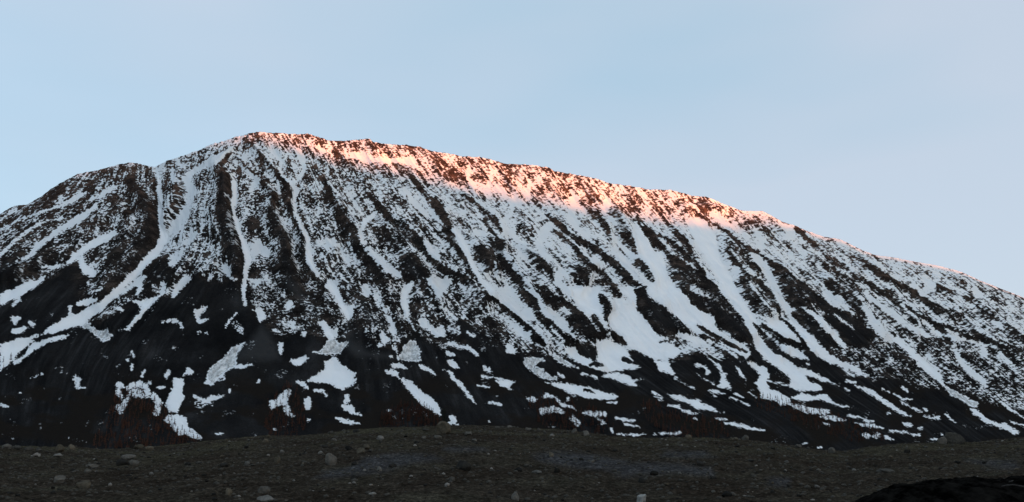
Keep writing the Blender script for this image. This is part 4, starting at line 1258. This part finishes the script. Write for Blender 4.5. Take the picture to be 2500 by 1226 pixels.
# ---- stones
def stone_material(name, a, b_, dark):
    m, nt, bs = new_mat(name, 0.9, 0.03)
    tc = nt.nodes.new('ShaderNodeTexCoord')
    oi = nt.nodes.new('ShaderNodeObjectInfo')
    n = n_noise(nt, 2.2, 6, 0.7, tc.outputs['Object'])
    c = n_ramp(nt, n.outputs['Fac'], [(0.3, a), (0.62, b_), (0.8, dark)]).outputs['Color']
    tone = n_ramp(nt, oi.outputs['Random'], [(0.0, (0.6, 0.6, 0.58)), (1.0, (1.45, 1.4, 1.35))]).outputs['Color']
    c = n_mix(nt, 1.0, c, tone, 'MULTIPLY')
    n2 = n_noise(nt, 9.0, 5, 0.7, tc.outputs['Object'])
    c = n_mix(nt, 0.6, c, n_ramp(nt, n2.outputs['Fac'], [(0.3, (0.55,) * 3), (0.7, (1.4,) * 3)]).outputs['Color'], 'MULTIPLY')
    nt.links.new(c, bs.inputs['Base Color'])
    n_bump(nt, bs, n2.outputs['Fac'], 0.6, 0.05)
    return m
M_GREY = stone_material('grey_granite', (0.055, 0.051, 0.045), (0.095, 0.089, 0.079), (0.030, 0.028, 0.025))
M_BROWN = stone_material('brown_lichen_stone', (0.056, 0.047, 0.034), (0.090, 0.078, 0.060), (0.026, 0.019, 0.013))
M_DARK = stone_material('dark_stone', (0.014, 0.0135, 0.013), (0.024, 0.023, 0.021), (0.009, 0.009, 0.0085))
M_PALE = stone_material('pale_stone', (0.105, 0.100, 0.091), (0.155, 0.148, 0.137), (0.065, 0.062, 0.057))
M_WHITE = stone_material('white_quartz_stone', (0.20, 0.20, 0.19), (0.27, 0.27, 0.26), (0.13, 0.13, 0.12))
STONE_MAT = {'g': M_GREY, 'b': M_BROWN, 'd': M_DARK, 'p': M_PALE, 'w': M_WHITE}

import bmesh
def ico(sub):
    bm = bmesh.new()
    bmesh.ops.create_icosphere(bm, subdivisions=sub, radius=1.0)
    bm.verts.ensure_lookup_table()
    V = np.array([vv.co[:] for vv in bm.verts]); Fc = np.array([[q.index for q in f.verts] for f in bm.faces])
    bm.free()
    return V, Fc
ICO = {1: ico(1), 2: ico(2), 3: ico(3), 4: ico(4)}

def rock_verts(sub, seed, cuts, rough):
    cuts = cuts + (0 if cuts <= 3 else 1)
    """unit boulder: a sphere cut by random planes and roughened"""
    V, Fc = ICO[sub]
    V = V.copy()
    r = np.random.default_rng(seed)
    for _ in range(cuts):
        n = r.normal(size=3); n /= np.linalg.norm(n)
        d = r.uniform(0.5, 0.85)
        s = V @ n
        V -= np.where(s > d, (s - d) * 0.92, 0)[:, None] * n
    o = r.uniform(0, 50, 2)
    for sc_, am in ((1.3, 0.22), (3.2, 0.10), (8.0, 0.04)):
        nz = noise2(V[:, 0] * sc_ + o[0] + V[:, 2] * 0.7, V[:, 1] * sc_ + o[1] - V[:, 2] * 1.1, seed)
        V *= (1 + am * rough * nz)[:, None]
    V /= np.abs(V).max(0)
    return V, Fc

def make_stone(name, px, py, wpx, hpx, mat, seed, sub=3, cuts=5, rough=1.0, smooth=True, sink=0.3):
    """one stone whose base is seen at (px, py) and that is wpx by hpx photograph pixels large"""
    P = ground_hit(px, py)
    k_ = math.hypot(P[0], P[1]) / F if False else P[1] / F
    w_, h_ = wpx * k_, hpx * k_
    V, Fc = rock_verts(sub, seed, cuts, rough)
    hh = h_ / (2 - 2 * sink)
    V = V * np.array([w_ / 2, w_ / 2 * (0.75 + 0.3 * ((seed * 37) % 10) / 10), hh])
    o = mesh_from(name, V, Fc.ravel(), 3, mat, None, smooth)
    o.location = (P[0], P[1] + w_ * 0.35, P[2] + hh * (1 - 2 * sink))
    return o

BOULDERS = [
 # px, base py, width, height, material, cuts, label
 (1081,1059,38,30,'b',3,'large rounded boulder on the moraine crest with brown underside'),
 (2338,1084,46,28,'g',6,'biggest grey angular boulder, on the crest at right'),
 (2303,1083,25,16,'g',7,'flat-topped greenish grey block leaning against the biggest boulder'),
 (802,1137,34,30,'g',4,'lone rounded pale grey boulder beside the bluish silt patch'),
 (880,1107,22,12,'b',4,'olive brown stone just left of the low split stone'),
 (895,1098,24,13,'b',6,'low split brown stone with a dark shadowed underside'),
 (851,1100,22,11,'d',4,'black hollow-looking stone above the bluish silt patch'),
 (1130,1147,38,22,'d',4,'dark humped boulder in the middle of the moraine'),
 (308,1121,36,11,'g',4,'topmost long stone of the cluster of three at left'),
 (292,1138,34,16,'d',4,'left dark stone of the cluster of three at left'),
 (323,1137,26,14,'g',3,'right rounded stone of the cluster of three at left'),
 (197,1192,38,19,'b',4,'broad flat brown boulder near the lower left'),
 (141,1178,30,16,'g',5,'grey lumpy stone left of the flat brown boulder'),
 (141,1104,23,19,'b',4,'tall upright stone on the left crest'),
 (170,1099,21,14,'b',3,'rounded stone on the left crest, right of the upright one'),
 (336,1097,26,12,'b',3,'left of two rounded stones on the crest below the dark larches'),
 (362,1099,22,11,'b',3,'right of two rounded stones on the crest below the dark larches'),
 (12,1094,24,10,'g',4,'leftmost low stone on the crest'),
 (38,1098,22,10,'g',4,'second low stone on the crest from the left edge'),
 (66,1100,20,9,'g',4,'third low stone on the crest from the left edge'),
 (92,1102,16,9,'g',4,'fourth low stone on the crest from the left edge'),
 (83,1116,21,10,'p',7,'pale wedge-shaped stone below the left crest'),
 (136,1115,25,10,'p',7,'pale tilted slab below the upright crest stone'),
 (211,1155,17,11,'g',3,'small rounded stone under the bluish flat one'),
 (222,1142,32,9,'g',6,'bluish grey flat stone left of the cluster of three'),
 (1345,1116,16,13,'b',4,'two-toned stone standing alone on the grey silt at centre right'),
 (1258,1223,23,21,'g',3,'rounded mottled stone at the bottom edge, centre'),
 (1143,1063,19,10,'g',3,'rounded stone right of the large crest boulder'),
 (1158,1079,15,8,'g',5,'small stone below the one right of the large crest boulder'),
 (640,1206,32,18,'g',5,'grey broken stone at the lower left centre'),
 (645,1227,46,16,'p',6,'pale flat slab at the bottom edge, left of centre'),
 (555,1210,19,17,'b',3,'round dark brown stone at the lower left'),
 (546,1140,22,9,'d',4,'black low stone left of the pale round pebble'),
 (602,1136,15,10,'p',3,'pale rounded stone on the left half of the moraine'),
 (676,1132,17,16,'b',4,'upright brown stone left of the lone rounded boulder'),
 (1403,1059,14,13,'g',3,'left of two pale humped stones on the right-hand crest'),
 (1431,1064,16,13,'g',4,'right of two pale humped stones on the right-hand crest'),
 (1682,1073,17,12,'b',3,'humped stone on the crest below the red-brown larches'),
 (1795,1075,20,8,'b',3,'low stone beside the greenish crest stone'),
 (1821,1075,18,12,'g',3,'greenish rounded stone on the right-hand crest'),
 (1952,1094,18,9,'g',4,'last stone where the crest dips on the right'),
 (1570,1180,21,14,'d',4,'dark round stone on the lower right centre'),
 (1598,1162,22,13,'d',4,'larger dark stone above the pale notched stone'),
 (1710,1138,20,12,'d',4,'dark stone on the right silt patch'),
 (1742,1169,15,8,'d',4,'dark stone below the right silt patch'),
 (2168,1154,44,9,'g',5,'long low boulder on the right of the moraine'),
 (2217,1107,15,12,'d',4,'dark stone left below the biggest boulder'),
 (2033,1107,16,14,'g',5,'tilted stone in the dip of the crest'),
 (1776,1213,28,13,'d',4,'long dark stone near the bottom, right of centre'),
 (791,1094,16,8,'d',4,'small dark stone above the lone rounded boulder'),
 (928,1075,21,11,'p',3,'pale rounded stone high on the slope, left of centre'),
 (806,1059,14,8,'g',3,'small knob on the crest left of the big boulder'),
 (868,1056,19,8,'d',4,'low dark stone on the crest left of the big boulder'),
 (652,1069,15,9,'b',3,'upper of two rounded brown stones on the left crest slope'),
 (646,1081,16,10,'b',3,'lower of two rounded brown stones on the left crest slope'),
 (549,1079,12,8,'b',3,'small knob on the crest at left, right of the snow tongue'),
 (1103,1175,16,11,'g',3,'small rounded stone below the dark humped boulder'),
 (957,1142,20,12,'d',3,'dark rounded stone on the silt, left of centre'),
 (926,1150,14,11,'p',3,'pale ringed stone left of the dark rounded one on the silt'),
 (864,1137,14,10,'d',4,'small dark stone right of the lone rounded boulder'),
 (862,1172,19,10,'d',4,'dark stone below the silt patch, left of centre'),
 (1265,1152,22,10,'d',4,'dark stone left of the pale slabs'),
 (1312,1157,28,8,'p',7,'thin pale slabs lying at centre right'),
 (1068,1071,20,8,'g',3,'flat stone just below the large crest boulder'),
 (1017,1083,15,8,'d',4,'dark stone left below the large crest boulder'),
 (1033,1072,14,7,'g',4,'small flat stone left of the large crest boulder'),
 (1360,1155,16,12,'d',4,'dark lumpy stone at centre right'),
 (1214,1045,12,5,'g',3,'small stone on the crest right of the big boulder'),
 (1245,1044,14,6,'g',3,'second small stone on the crest right of the big boulder'),
 (1290,1050,16,6,'g',4,'third small stone on the crest right of the big boulder'),
 (1315,1053,12,8,'g',4,'fourth small stone on the crest right of the big boulder'),
]
for i, (px, py, w_, h_, mt, cuts, lab) in enumerate(BOULDERS):
    o = make_stone('boulder' if w_ >= 20 else 'stone', px, py, w_, h_, STONE_MAT[mt], 300 + i, 4 if w_ > 28 else 3, cuts)
    tag(o, lab, 'boulder' if w_ >= 20 else 'stone', 'boulders and stones on the moraine')

def notched_stone():
    """pale upright stone at the bottom edge, split by a dark notch low on its right"""
    P = ground_hit(1568, 1233)
    k_ = P[1] / F
    V, Fc = rock_verts(4, 77, 5, 0.7)
    x, z = V[:, 0].copy(), V[:, 2].copy()
    V[:, 0] = np.sign(x) * np.abs(x) ** 0.75
    V[:, 2] = np.sign(z) * np.abs(z) ** 0.7 + 0.16 * V[:, 0] * (z > -0.2)
    for cx, wd, top, dp in ((0.35, 0.17, 0.15, 0.7), (-0.5, 0.10, 0.55, 0.35)):
        m_ = np.exp(-((V[:, 0] - cx) / wd) ** 2) * sstep(top, top - 0.5, V[:, 2]) * (V[:, 1] < 0.2)
        V[:, 1] += dp * m_
    V *= np.array([11.5 * k_, 8 * k_, 17 * k_])
    o = mesh_from('stone', V, Fc.ravel(), 3, M_WHITE, None, True)
    o.location = (P[0], P[1] + 0.06, P[2] + 8 * k_)
    tag(o, 'pale whitish upright stone with a dark notch at the bottom edge', 'stone', 'boulders and stones on the moraine')
notched_stone()

# further stones that nothing tells apart: shared meshes, each one a thing
protos = []
for s in range(10):
    V, Fc = rock_verts(2, 900 + s, 5, 1.1)
    o_ = mesh_from('stone', V, Fc.ravel(), 3, [M_GREY, M_BROWN, M_DARK, M_GREY, M_DARK, M_BROWN, M_GREY, M_DARK, M_PALE, M_GREY][s], None, True)
    protos.append(o_)
LAND = [(1081,1050,'large crest boulder'),(2338,1075,'biggest angular boulder'),(802,1125,'lone rounded grey boulder'),(895,1095,'low split brown stone'),
 (1130,1140,'dark humped boulder'),(308,1130,'cluster of three stones'),(197,1185,'flat brown boulder'),(141,1098,'upright left crest stone'),
 (349,1094,'two rounded left crest stones'),(136,1111,'pale tilted slab'),(1345,1110,'two-toned stone'),(1258,1215,'mottled bottom-edge stone'),
 (640,1200,'broken stone at lower left centre'),(555,1203,'round dark brown stone'),(676,1125,'upright brown stone'),(1417,1058,'two humped right crest stones'),
 (1682,1068,'crest stone below the red larches'),(1821,1070,'greenish crest stone'),(1570,1175,'dark round stone at lower right centre'),(1710,1133,'dark stone on the right silt'),
 (2168,1150,'long low right boulder'),(1776,1208,'long dark stone near the bottom'),(928,1070,'pale stone high left of centre'),(957,1138,'dark stone on the silt'),
 (1312,1154,'thin pale slabs'),(1568,1215,'white notched stone'),(2033,1100,'tilted stone in the crest dip'),(12,1090,'leftmost crest stone'),(602,1132,'pale rounded left stone'),
 (649,1074,'two brown left slope stones'),(2300,1165,'near-black bank'),(1143,1060,'rounded stone beside the crest boulder')]
TONE = ['grey', 'brown', 'dark', 'grey', 'dark', 'brown', 'grey', 'dark', 'pale', 'grey']
LABELS = set()
def stone_label(px, py, wpx, tone):
    size = 'tiny' if wpx < 7.2 else 'small' if wpx < 10 else 'medium-small'
    for lx_, ly_, nm in sorted(LAND, key=lambda q: (q[0] - px) ** 2 + (3.0 * (q[1] - py)) ** 2):
        dx, dy = px - lx_, py - ly_
        hz = 'right' if dx > 0 else 'left'
        vt = 'below' if dy > 0 else 'above'
        far = 'far ' if math.hypot(dx, dy) > 150 else 'well ' if math.hypot(dx, dy) > 70 else 'just '
        if abs(dx) < 0.5 * abs(dy) * 3: rel = far + vt + (' and ' + hz + ' of' if abs(dx) > 12 else '')
        elif abs(dy) < 8: rel = far + hz + ' of'
        else: rel = far + hz + ' of and ' + vt
        lab = f'{size} {tone} stone on the gravel {rel} the {nm}'
        if lab not in LABELS and len(lab.split()) <= 16:
            LABELS.add(lab)
            return lab
    return 'small stone on the gravel of the moraine'
cnt, tries = 0, 0
taken = [(b_[0], b_[1], b_[2]) for b_ in BOULDERS] + [(1568, 1215, 24)]
r_ = random.Random(5)
while cnt < 190 and tries < 4000:
    tries += 1
    px = r_.uniform(-60, 2560)
    yc = np.interp(px, cqx, cqy)
    py = yc + 3 + (1228 - yc) * r_.random() ** 1.15
    if px > 2060 and py > 1152 or any(abs(px - t[0]) < t[2] * 0.8 + 8 and abs(py - t[1]) < 14 for t in taken):
        continue
    P = ground_hit(px, py)
    wpx = 6 + 9 * r_.random() ** 2.2
    k_ = P[1] / F
    pi = cnt if cnt < len(protos) else r_.randrange(len(protos))
    o = protos[pi] if cnt < len(protos) else protos[pi].copy()
    if cnt >= len(protos):
        COL.objects.link(o)
    s_ = wpx * k_ / 2
    o.scale = (s_, s_ * r_.uniform(0.7, 1.1), s_ * r_.uniform(0.5, 0.85))
    o.rotation_euler = (r_.uniform(-.3, .3), r_.uniform(-.3, .3), r_.uniform(0, 6.28))
    o.location = (P[0], P[1], P[2] + s_ * 0.2)
    tag(o, stone_label(px, py, wpx, TONE[pi]), 'stone', 'small stones scattered over the moraine')
    taken.append((px, py, wpx))
    cnt += 1

# gravel and pebbles too many to count
def pebbles():
    V0, F0 = ICO[1]
    n = 9500
    g = np.random.default_rng(3)
    Yp = 15 + 45 * g.random(n) ** 1.1
    Xp = (g.random(n) * 2 - 1) * 0.64 * Yp
    Zp = ground_z(Xp, Yp)
    size = 0.012 + 0.06 * g.random(n) ** 2.3 * (0.6 + Yp / 60)
    pick = g.random(n)
    sets = {'pebble_gravel': (pick < 0.86, M_GREY), 'pale_pebble_gravel': (pick >= 0.975, M_PALE), 'dark_pebble_gravel': ((pick >= 0.86) & (pick < 0.975), M_DARK)}
    for nm, (msk, mt) in sets.items():
        ids = np.nonzero(msk)[0]
        ang = g.random(len(ids)) * 6.28
        sc_ = size[ids][:, None] * np.stack([0.8 + 0.7 * g.random(len(ids)), 0.7 + 0.5 * g.random(len(ids)), 0.45 + 0.4 * g.random(len(ids))], -1)
        jit = 1 + 0.25 * (g.random((len(ids), len(V0))) - 0.5)
        L = V0[None] * sc_[:, None, :] * jit[..., None]
        c_, s_ = np.cos(ang)[:, None], np.sin(ang)[:, None]
        V = np.stack([L[..., 0] * c_ - L[..., 1] * s_ + Xp[ids][:, None], L[..., 0] * s_ + L[..., 1] * c_ + Yp[ids][:, None], L[..., 2] + (Zp[ids] + size[ids] * 0.15)[:, None]], -1)
        Fc = (F0[None] + (np.arange(len(ids)) * len(V0))[:, None, None]).reshape(-1)
        o = mesh_from(nm, V.reshape(-1, 3), Fc, 3, mt, None, False)
        tag(o, {'pebble_gravel': 'grey gravel strewn over the moraine', 'pale_pebble_gravel': 'scattered pale pebbles on the moraine', 'dark_pebble_gravel': 'scattered dark pebbles on the moraine'}[nm], 'gravel', None, 'stuff')
pebbles()

# ---- the black bank at the lower right, close to the camera
BANK = [(1960,1310),(2070,1234),(2095,1215),(2150,1193),(2200,1183),(2270,1175),(2330,1168),(2370,1167),(2420,1172),(2460,1166),(2500,1160),(2600,1154),(2900,1158)]
def dark_bank():
    m, nt, bs = new_mat('near_black_ground', 1.0, 0.0)  # mottled near-black tone over the whole mound
    p = pos(nt)
    nt.links.new(n_ramp(nt, n_noise(nt, 6, 5, 0.7, p).outputs['Fac'], [(0.4, (0.0008,) * 3), (0.72, (0.014, 0.0125, 0.011))]).outputs['Color'], bs.inputs['Base Color'])
    bx, by = np.array([q[0] for q in BANK], float), np.array([q[1] for q in BANK], float)
    px = np.linspace(1960, 2900, 240)
    py = np.interp(px, bx, by)
    Yb = 9.5
    a = (px - CX) / F / 1.0229
    top = EYE + Yb * tan_elev(py)
    rows = []
    for t in np.linspace(-1, 1, 60):
        Y = Yb + (t if t > 0 else t * 2.6)
        hgt = 1 - abs(t) ** 1.8
        base = -0.4
        z = base + (top - base) * hgt
        rows.append(np.stack([a * Yb + 0 * px, np.full_like(px, Y), z], -1))
    V = np.array(rows)
    V[..., 2] += 0.05 * fbm(V[..., 0] / 0.25, V[..., 1] / 0.25, 4, 231, 0.65) + 0.03 * (ridged(V[..., 0] / 0.09, V[..., 1] / 0.12, 2, 232) - 0.5)
    o = mesh_from('near_black_bank', V.reshape(-1, 3), grid_faces(60, 240), 4, m)
    tag(o, 'near-black bank in the near right corner', None, None, 'structure')
    return V
BV = dark_bank()

# ------------------------------------------------------------------ trees
def bark(name, c0, c1):
    m, nt, bs = new_mat(name, 0.95, 0.0)
    oi = nt.nodes.new('ShaderNodeObjectInfo')
    nt.links.new(n_ramp(nt, oi.outputs['Random'], [(0, c0), (1, c1)]).outputs['Color'], bs.inputs['Base Color'])
    return m
M_TRUNK = bark('larch_bark', (0.018, 0.012, 0.010), (0.03, 0.019, 0.016))
M_TWIG = bark('larch_twigs', (0.050, 0.0245, 0.0180), (0.090, 0.044, 0.031))
M_SPRUCE = bark('spruce_needles', (0.022, 0.028, 0.018), (0.026, 0.032, 0.020))

def larch_geo(seed, nb=70, wid=0.17, spike=0.016):
    """bare larch one metre high: trunk verts/faces and thin drooping branches"""
    r = random.Random(seed)
    tv, tf_ = [], []
    n = 5
    rings = [(0, 0.016), (0.45, 0.010), (1.0, 0.002)]
    lean = (r.uniform(-.04, .04), r.uniform(-.04, .04))
    for z, rad in rings:
        for q in range(n):
            a = 6.283 * q / n
            tv.append((rad * math.cos(a) + lean[0] * z * z, rad * math.sin(a) + lean[1] * z * z, z))
    for k_ in range(len(rings) - 1):
        for q in range(n):
            a, b_ = k_ * n + q, k_ * n + (q + 1) % n
            tf_ += [(a, b_, b_ + n), (a, b_ + n, a + n)]
    bv, bf_ = [], []
    for k_ in range(nb):
        z = r.uniform(0.14, 0.98)
        a = r.uniform(0, 6.283)
        L = wid * (1.12 - z) ** 0.75 * r.uniform(0.55, 1.15)
        cx_, cy_ = lean[0] * z * z, lean[1] * z * z
        dx, dy = math.cos(a), math.sin(a)
        up = r.uniform(-0.25, 0.15)
        h2 = spike * r.uniform(0.6, 1.3)
        tip = (cx_ + dx * L, cy_ + dy * L, z + up * L)
        i0 = len(bv)
        bv += [(cx_, cy_, z + h2), (cx_, cy_, z - h2), tip]
        bf_.append((i0, i0 + 1, i0 + 2))
        for q in range(3):                      # side twigs
            t = r.uniform(0.35, 0.95)
            mx, my, mz = cx_ + dx * L * t, cy_ + dy * L * t, z + up * L * t
            a2 = a + r.choice((-1, 1)) * r.uniform(0.5, 1.3)
            l2 = L * 0.5 * (1.2 - t)
            i0 = len(bv)
            bv += [(mx, my, mz + h2 * 0.7), (mx, my, mz - h2 * 0.7), (mx + math.cos(a2) * l2, my + math.sin(a2) * l2, mz + r.uniform(-0.4, 0.2) * l2)]
            bf_.append((i0, i0 + 1, i0 + 2))
    return np.array(tv), np.array(tf_), np.array(bv), np.array(bf_)

def larch(name, seed):
    tv, tf_, bv, bf_ = larch_geo(seed)
    root = bpy.data.objects.new(name, None)
    COL.objects.link(root)
    root.empty_display_size = 0.2
    mesh_from('trunk', tv, tf_.ravel(), 3, M_TRUNK, root, False)
    mesh_from('crown', bv, bf_.ravel(), 3, M_TWIG, root, False)
    return root

STANDS = [
 # polygon of the stand, single trees, trees of the mass, label, group
 ([(225,1085),(262,1020),(285,960),(320,945),(360,962),(400,1000),(440,1040),(480,1065),(500,1078),(480,1095),(230,1100)], 55, 330, 'bare red-brown larch in the thicket left of and below the long snow tongue', 'larches by the long snow tongue'),
 ([(655,985),(700,935),(730,960),(745,1000),(745,1050),(735,1068),(640,1070),(650,1030)], 40, 110, 'bare larch standing on the arched snow patch left of centre', 'larches on the arched snow patch'),
 ([(920,1046),(935,1015),(975,995),(1010,985),(1040,995),(1062,1012),(1078,1030),(1072,1045)], 40, 180, 'bare larch on the dark knoll left of the crest boulder', 'larches on the knoll by the crest boulder'),
 ([(1288,985),(1330,970),(1400,985),(1450,1000),(1500,1040),(1480,1062),(1400,1056),(1330,1048),(1300,1020)], 50, 170, 'bare larch among snow patches right of centre', 'larches among the snow right of centre'),
 ([(1560,975),(1650,1000),(1760,1030),(1790,1070),(1640,1074),(1580,1030)], 25, 190, 'bare larch in the dark wood above the right-hand crest', 'larches above the right-hand crest'),
 ([(1840,975),(1880,965),(1950,990),(2040,1015),(2110,1040),(2150,1055),(2160,1078),(2080,1080),(1980,1050),(1900,1012),(1850,1000)], 60, 320, 'bare reddish larch in the long belt on the lower right slope', 'larches of the long belt at right'),
 ([(5,905),(8,880),(25,860),(32,890),(12,905)], 6, 0, 'small bare tree on the snow at the left edge', 'trees on the snow at the left edge'),
]
tree_protos = [larch('larch_tree', 40 + s) for s in range(6)]
proto_used = 0
tr = random.Random(17)
def in_poly(x, y, P):
    return bool(poly_dist(np.array([x]), np.array([y]), P)[0] > 0)
SUBP = np.nonzero((PY2 > 850) & (PY2 < 1110))[0]
def face_point_low(px, py):
    d2 = (PX2[SUBP] - px) ** 2 + (PY2[SUBP] - py) ** 2
    return SURFF[SUBP[np.argmin(d2)]]
def copy_tree(o):
    c = o.copy(); COL.objects.link(c)
    for ch in o.children:
        d = ch.copy(); COL.objects.link(d); d.parent = c
    return c
mass_geo = [larch_geo(60 + s, 34, 0.2, 0.022) for s in range(5)]
for P, n1, n2, lab, grp in STANDS:
    xs_, ys_ = [q[0] for q in P], [q[1] for q in P]
    def spot():
        while True:
            x, y = tr.uniform(min(xs_), max(xs_)), tr.uniform(min(ys_), max(ys_))
            if in_poly(x, y, P):
                return face_point_low(x, y)
    for k_ in range(n1):
        q = spot()
        if proto_used < len(tree_protos):
            t_ = tree_protos[proto_used]; proto_used += 1
        else:
            t_ = copy_tree(tr.choice(tree_protos[:6]))
        hgt = tr.uniform(6.5, 12.0)
        t_.location = (q[0], q[1], q[2] - 0.4)
        t_.scale = (hgt * tr.uniform(0.8, 1.2),) * 2 + (hgt,)
        t_.rotation_euler = (0, 0, tr.uniform(0, 6.28))
        tag(t_, lab, 'tree', grp)
    if n2:
        Vs, Fs, off = [], [], 0
        for k_ in range(n2):
            q = spot()
            tv, tf_, bv, bf_ = tr.choice(mass_geo)
            hgt = tr.uniform(3.5, 9.0)
            a = tr.uniform(0, 6.28)
            for vv, ff in ((tv, tf_), (bv, bf_)):
                x_ = (vv[:, 0] * math.cos(a) - vv[:, 1] * math.sin(a)) * hgt * 1.5 + q[0]
                y_ = (vv[:, 0] * math.sin(a) + vv[:, 1] * math.cos(a)) * hgt * 1.5 + q[1]
                Vs.append(np.stack([x_, y_, vv[:, 2] * hgt + q[2] - 0.4], -1)); Fs.append(ff + off); off += len(vv)
        o = mesh_from('larch_thicket', np.concatenate(Vs), np.concatenate(Fs).ravel(), 3, M_TWIG, None, False)
        tag(o, lab.replace('bare larch', 'dense mass of larches').replace('bare red-brown larch', 'dense red-brown larch mass').replace('bare reddish larch', 'dense reddish larch mass'), 'wood', None, 'stuff')

def spruce():
    """dark young conifer standing just behind the crest boulder"""
    dx, dy, dz = ray(1084, 1045)
    Y = 66.0
    x0 = Y * dx / dy
    z0 = float(ground_z(x0, Y))
    top = EYE + Y * tan_elev(997)
    hgt = top - z0
    root = bpy.data.objects.new('spruce_tree', None); COL.objects.link(root)
    root.location = (x0, Y, z0)
    r = random.Random(9)
    tv, tf_, _, _ = larch_geo(5)
    mesh_from('trunk', tv * np.array([hgt * 1.2, hgt * 1.2, hgt * 0.97]), tf_.ravel(), 3, M_TRUNK, root, False)
    bv, bf_ = [], []
    wid = 10.5 * Y / F
    for k_ in range(900):
        t = r.random() ** 0.9
        rad = wid * min(1.0, 0.25 + 1.5 * (1 - t)) * r.uniform(0.35, 1.05)
        a = r.uniform(0, 6.283)
        p = Vector((rad * math.cos(a), rad * math.sin(a), hgt * (0.12 + 0.88 * t) - rad * 0.3))
        d = Vector((math.cos(a + r.uniform(-.6, .6)), math.sin(a + r.uniform(-.6, .6)), r.uniform(-.5, .3))) * 0.09
        s = Vector((-d.y, d.x, r.uniform(-.02, .02))).normalized() * 0.028
        i0 = len(bv)
        bv += [p + s, p - s, p + d]
        bf_.append((i0, i0 + 1, i0 + 2))
    mesh_from('crown', np.array([q[:] for q in bv]), np.array(bf_).ravel(), 3, M_SPRUCE, root, False)
    tag(root, 'dark young spruce standing right behind the large crest boulder', 'tree')
spruce()

# ---- dead stems lying on the black bank
def stem(x0, y0, x1, y1, rad, lab, Y0=8.9):
    m = bpy.data.materials.get('weathered_wood')
    if not m:
        m, nt, bs = new_mat('weathered_wood', 0.9, 0.1)
        nt.links.new(n_ramp(nt, n_noise(nt, 14, 5, 0.7, pos(nt)).outputs['Fac'], [(0.35, (0.02, 0.018, 0.016)), (0.7, (0.06, 0.055, 0.052))]).outputs['Color'], bs.inputs['Base Color'])
    def on_bank(px, py):
        dx, dy, dz = ray(px, py)
        B = BV.reshape(-1, 3)
        pr = CX + (B[:, 0] / B[:, 1]) * F * 1.03
        tz = (B[:, 2] - EYE) / B[:, 1]
        bb = (tz * CP - SP) / (CP + tz * SP)
        d2 = (pr - px) ** 2 + (CY - bb * F - py) ** 2
        return Vector(B[np.argmin(d2)])
    A, B_ = on_bank(x0, y0), on_bank(x1, y1)
    n, seg = 7, 9
    ax = (B_ - A); s1 = ax.cross(Vector((0, 0, 1))).normalized(); s2 = s1.cross(ax).normalized()
    r = random.Random(int(x0))
    V, Fc = [], []
    for k_ in range(seg):
        t = k_ / (seg - 1)
        c = A + ax * t + s2 * (rad * 0.7 + 0.012 * math.sin(7 * t)) + s1 * 0.01 * math.sin(5 * t)
        rr = rad * (0.35 + 0.65 * math.sin(math.pi * (0.12 + 0.8 * t))) * r.uniform(0.85, 1.15)
        for q in range(n):
            a = 6.283 * q / n
            V.append((c + s1 * rr * math.cos(a) + s2 * rr * math.sin(a))[:])
    for k_ in range(seg - 1):
        for q in range(n):
            a, b_ = k_ * n + q, k_ * n + (q + 1) % n
            Fc += [a, b_, b_ + n, a + n]
    o = mesh_from('dead_stem', np.array(V), np.array(Fc), 4, m)
    tag(o, lab, 'stem', 'dead stems on the black bank')
stem(2462, 1180, 2540, 1174, 0.013, 'upper weathered stem lying on the black bank at the right edge')
stem(2441, 1189, 2540, 1186, 0.009, 'lower, fainter weathered stem on the black bank at the right edge')
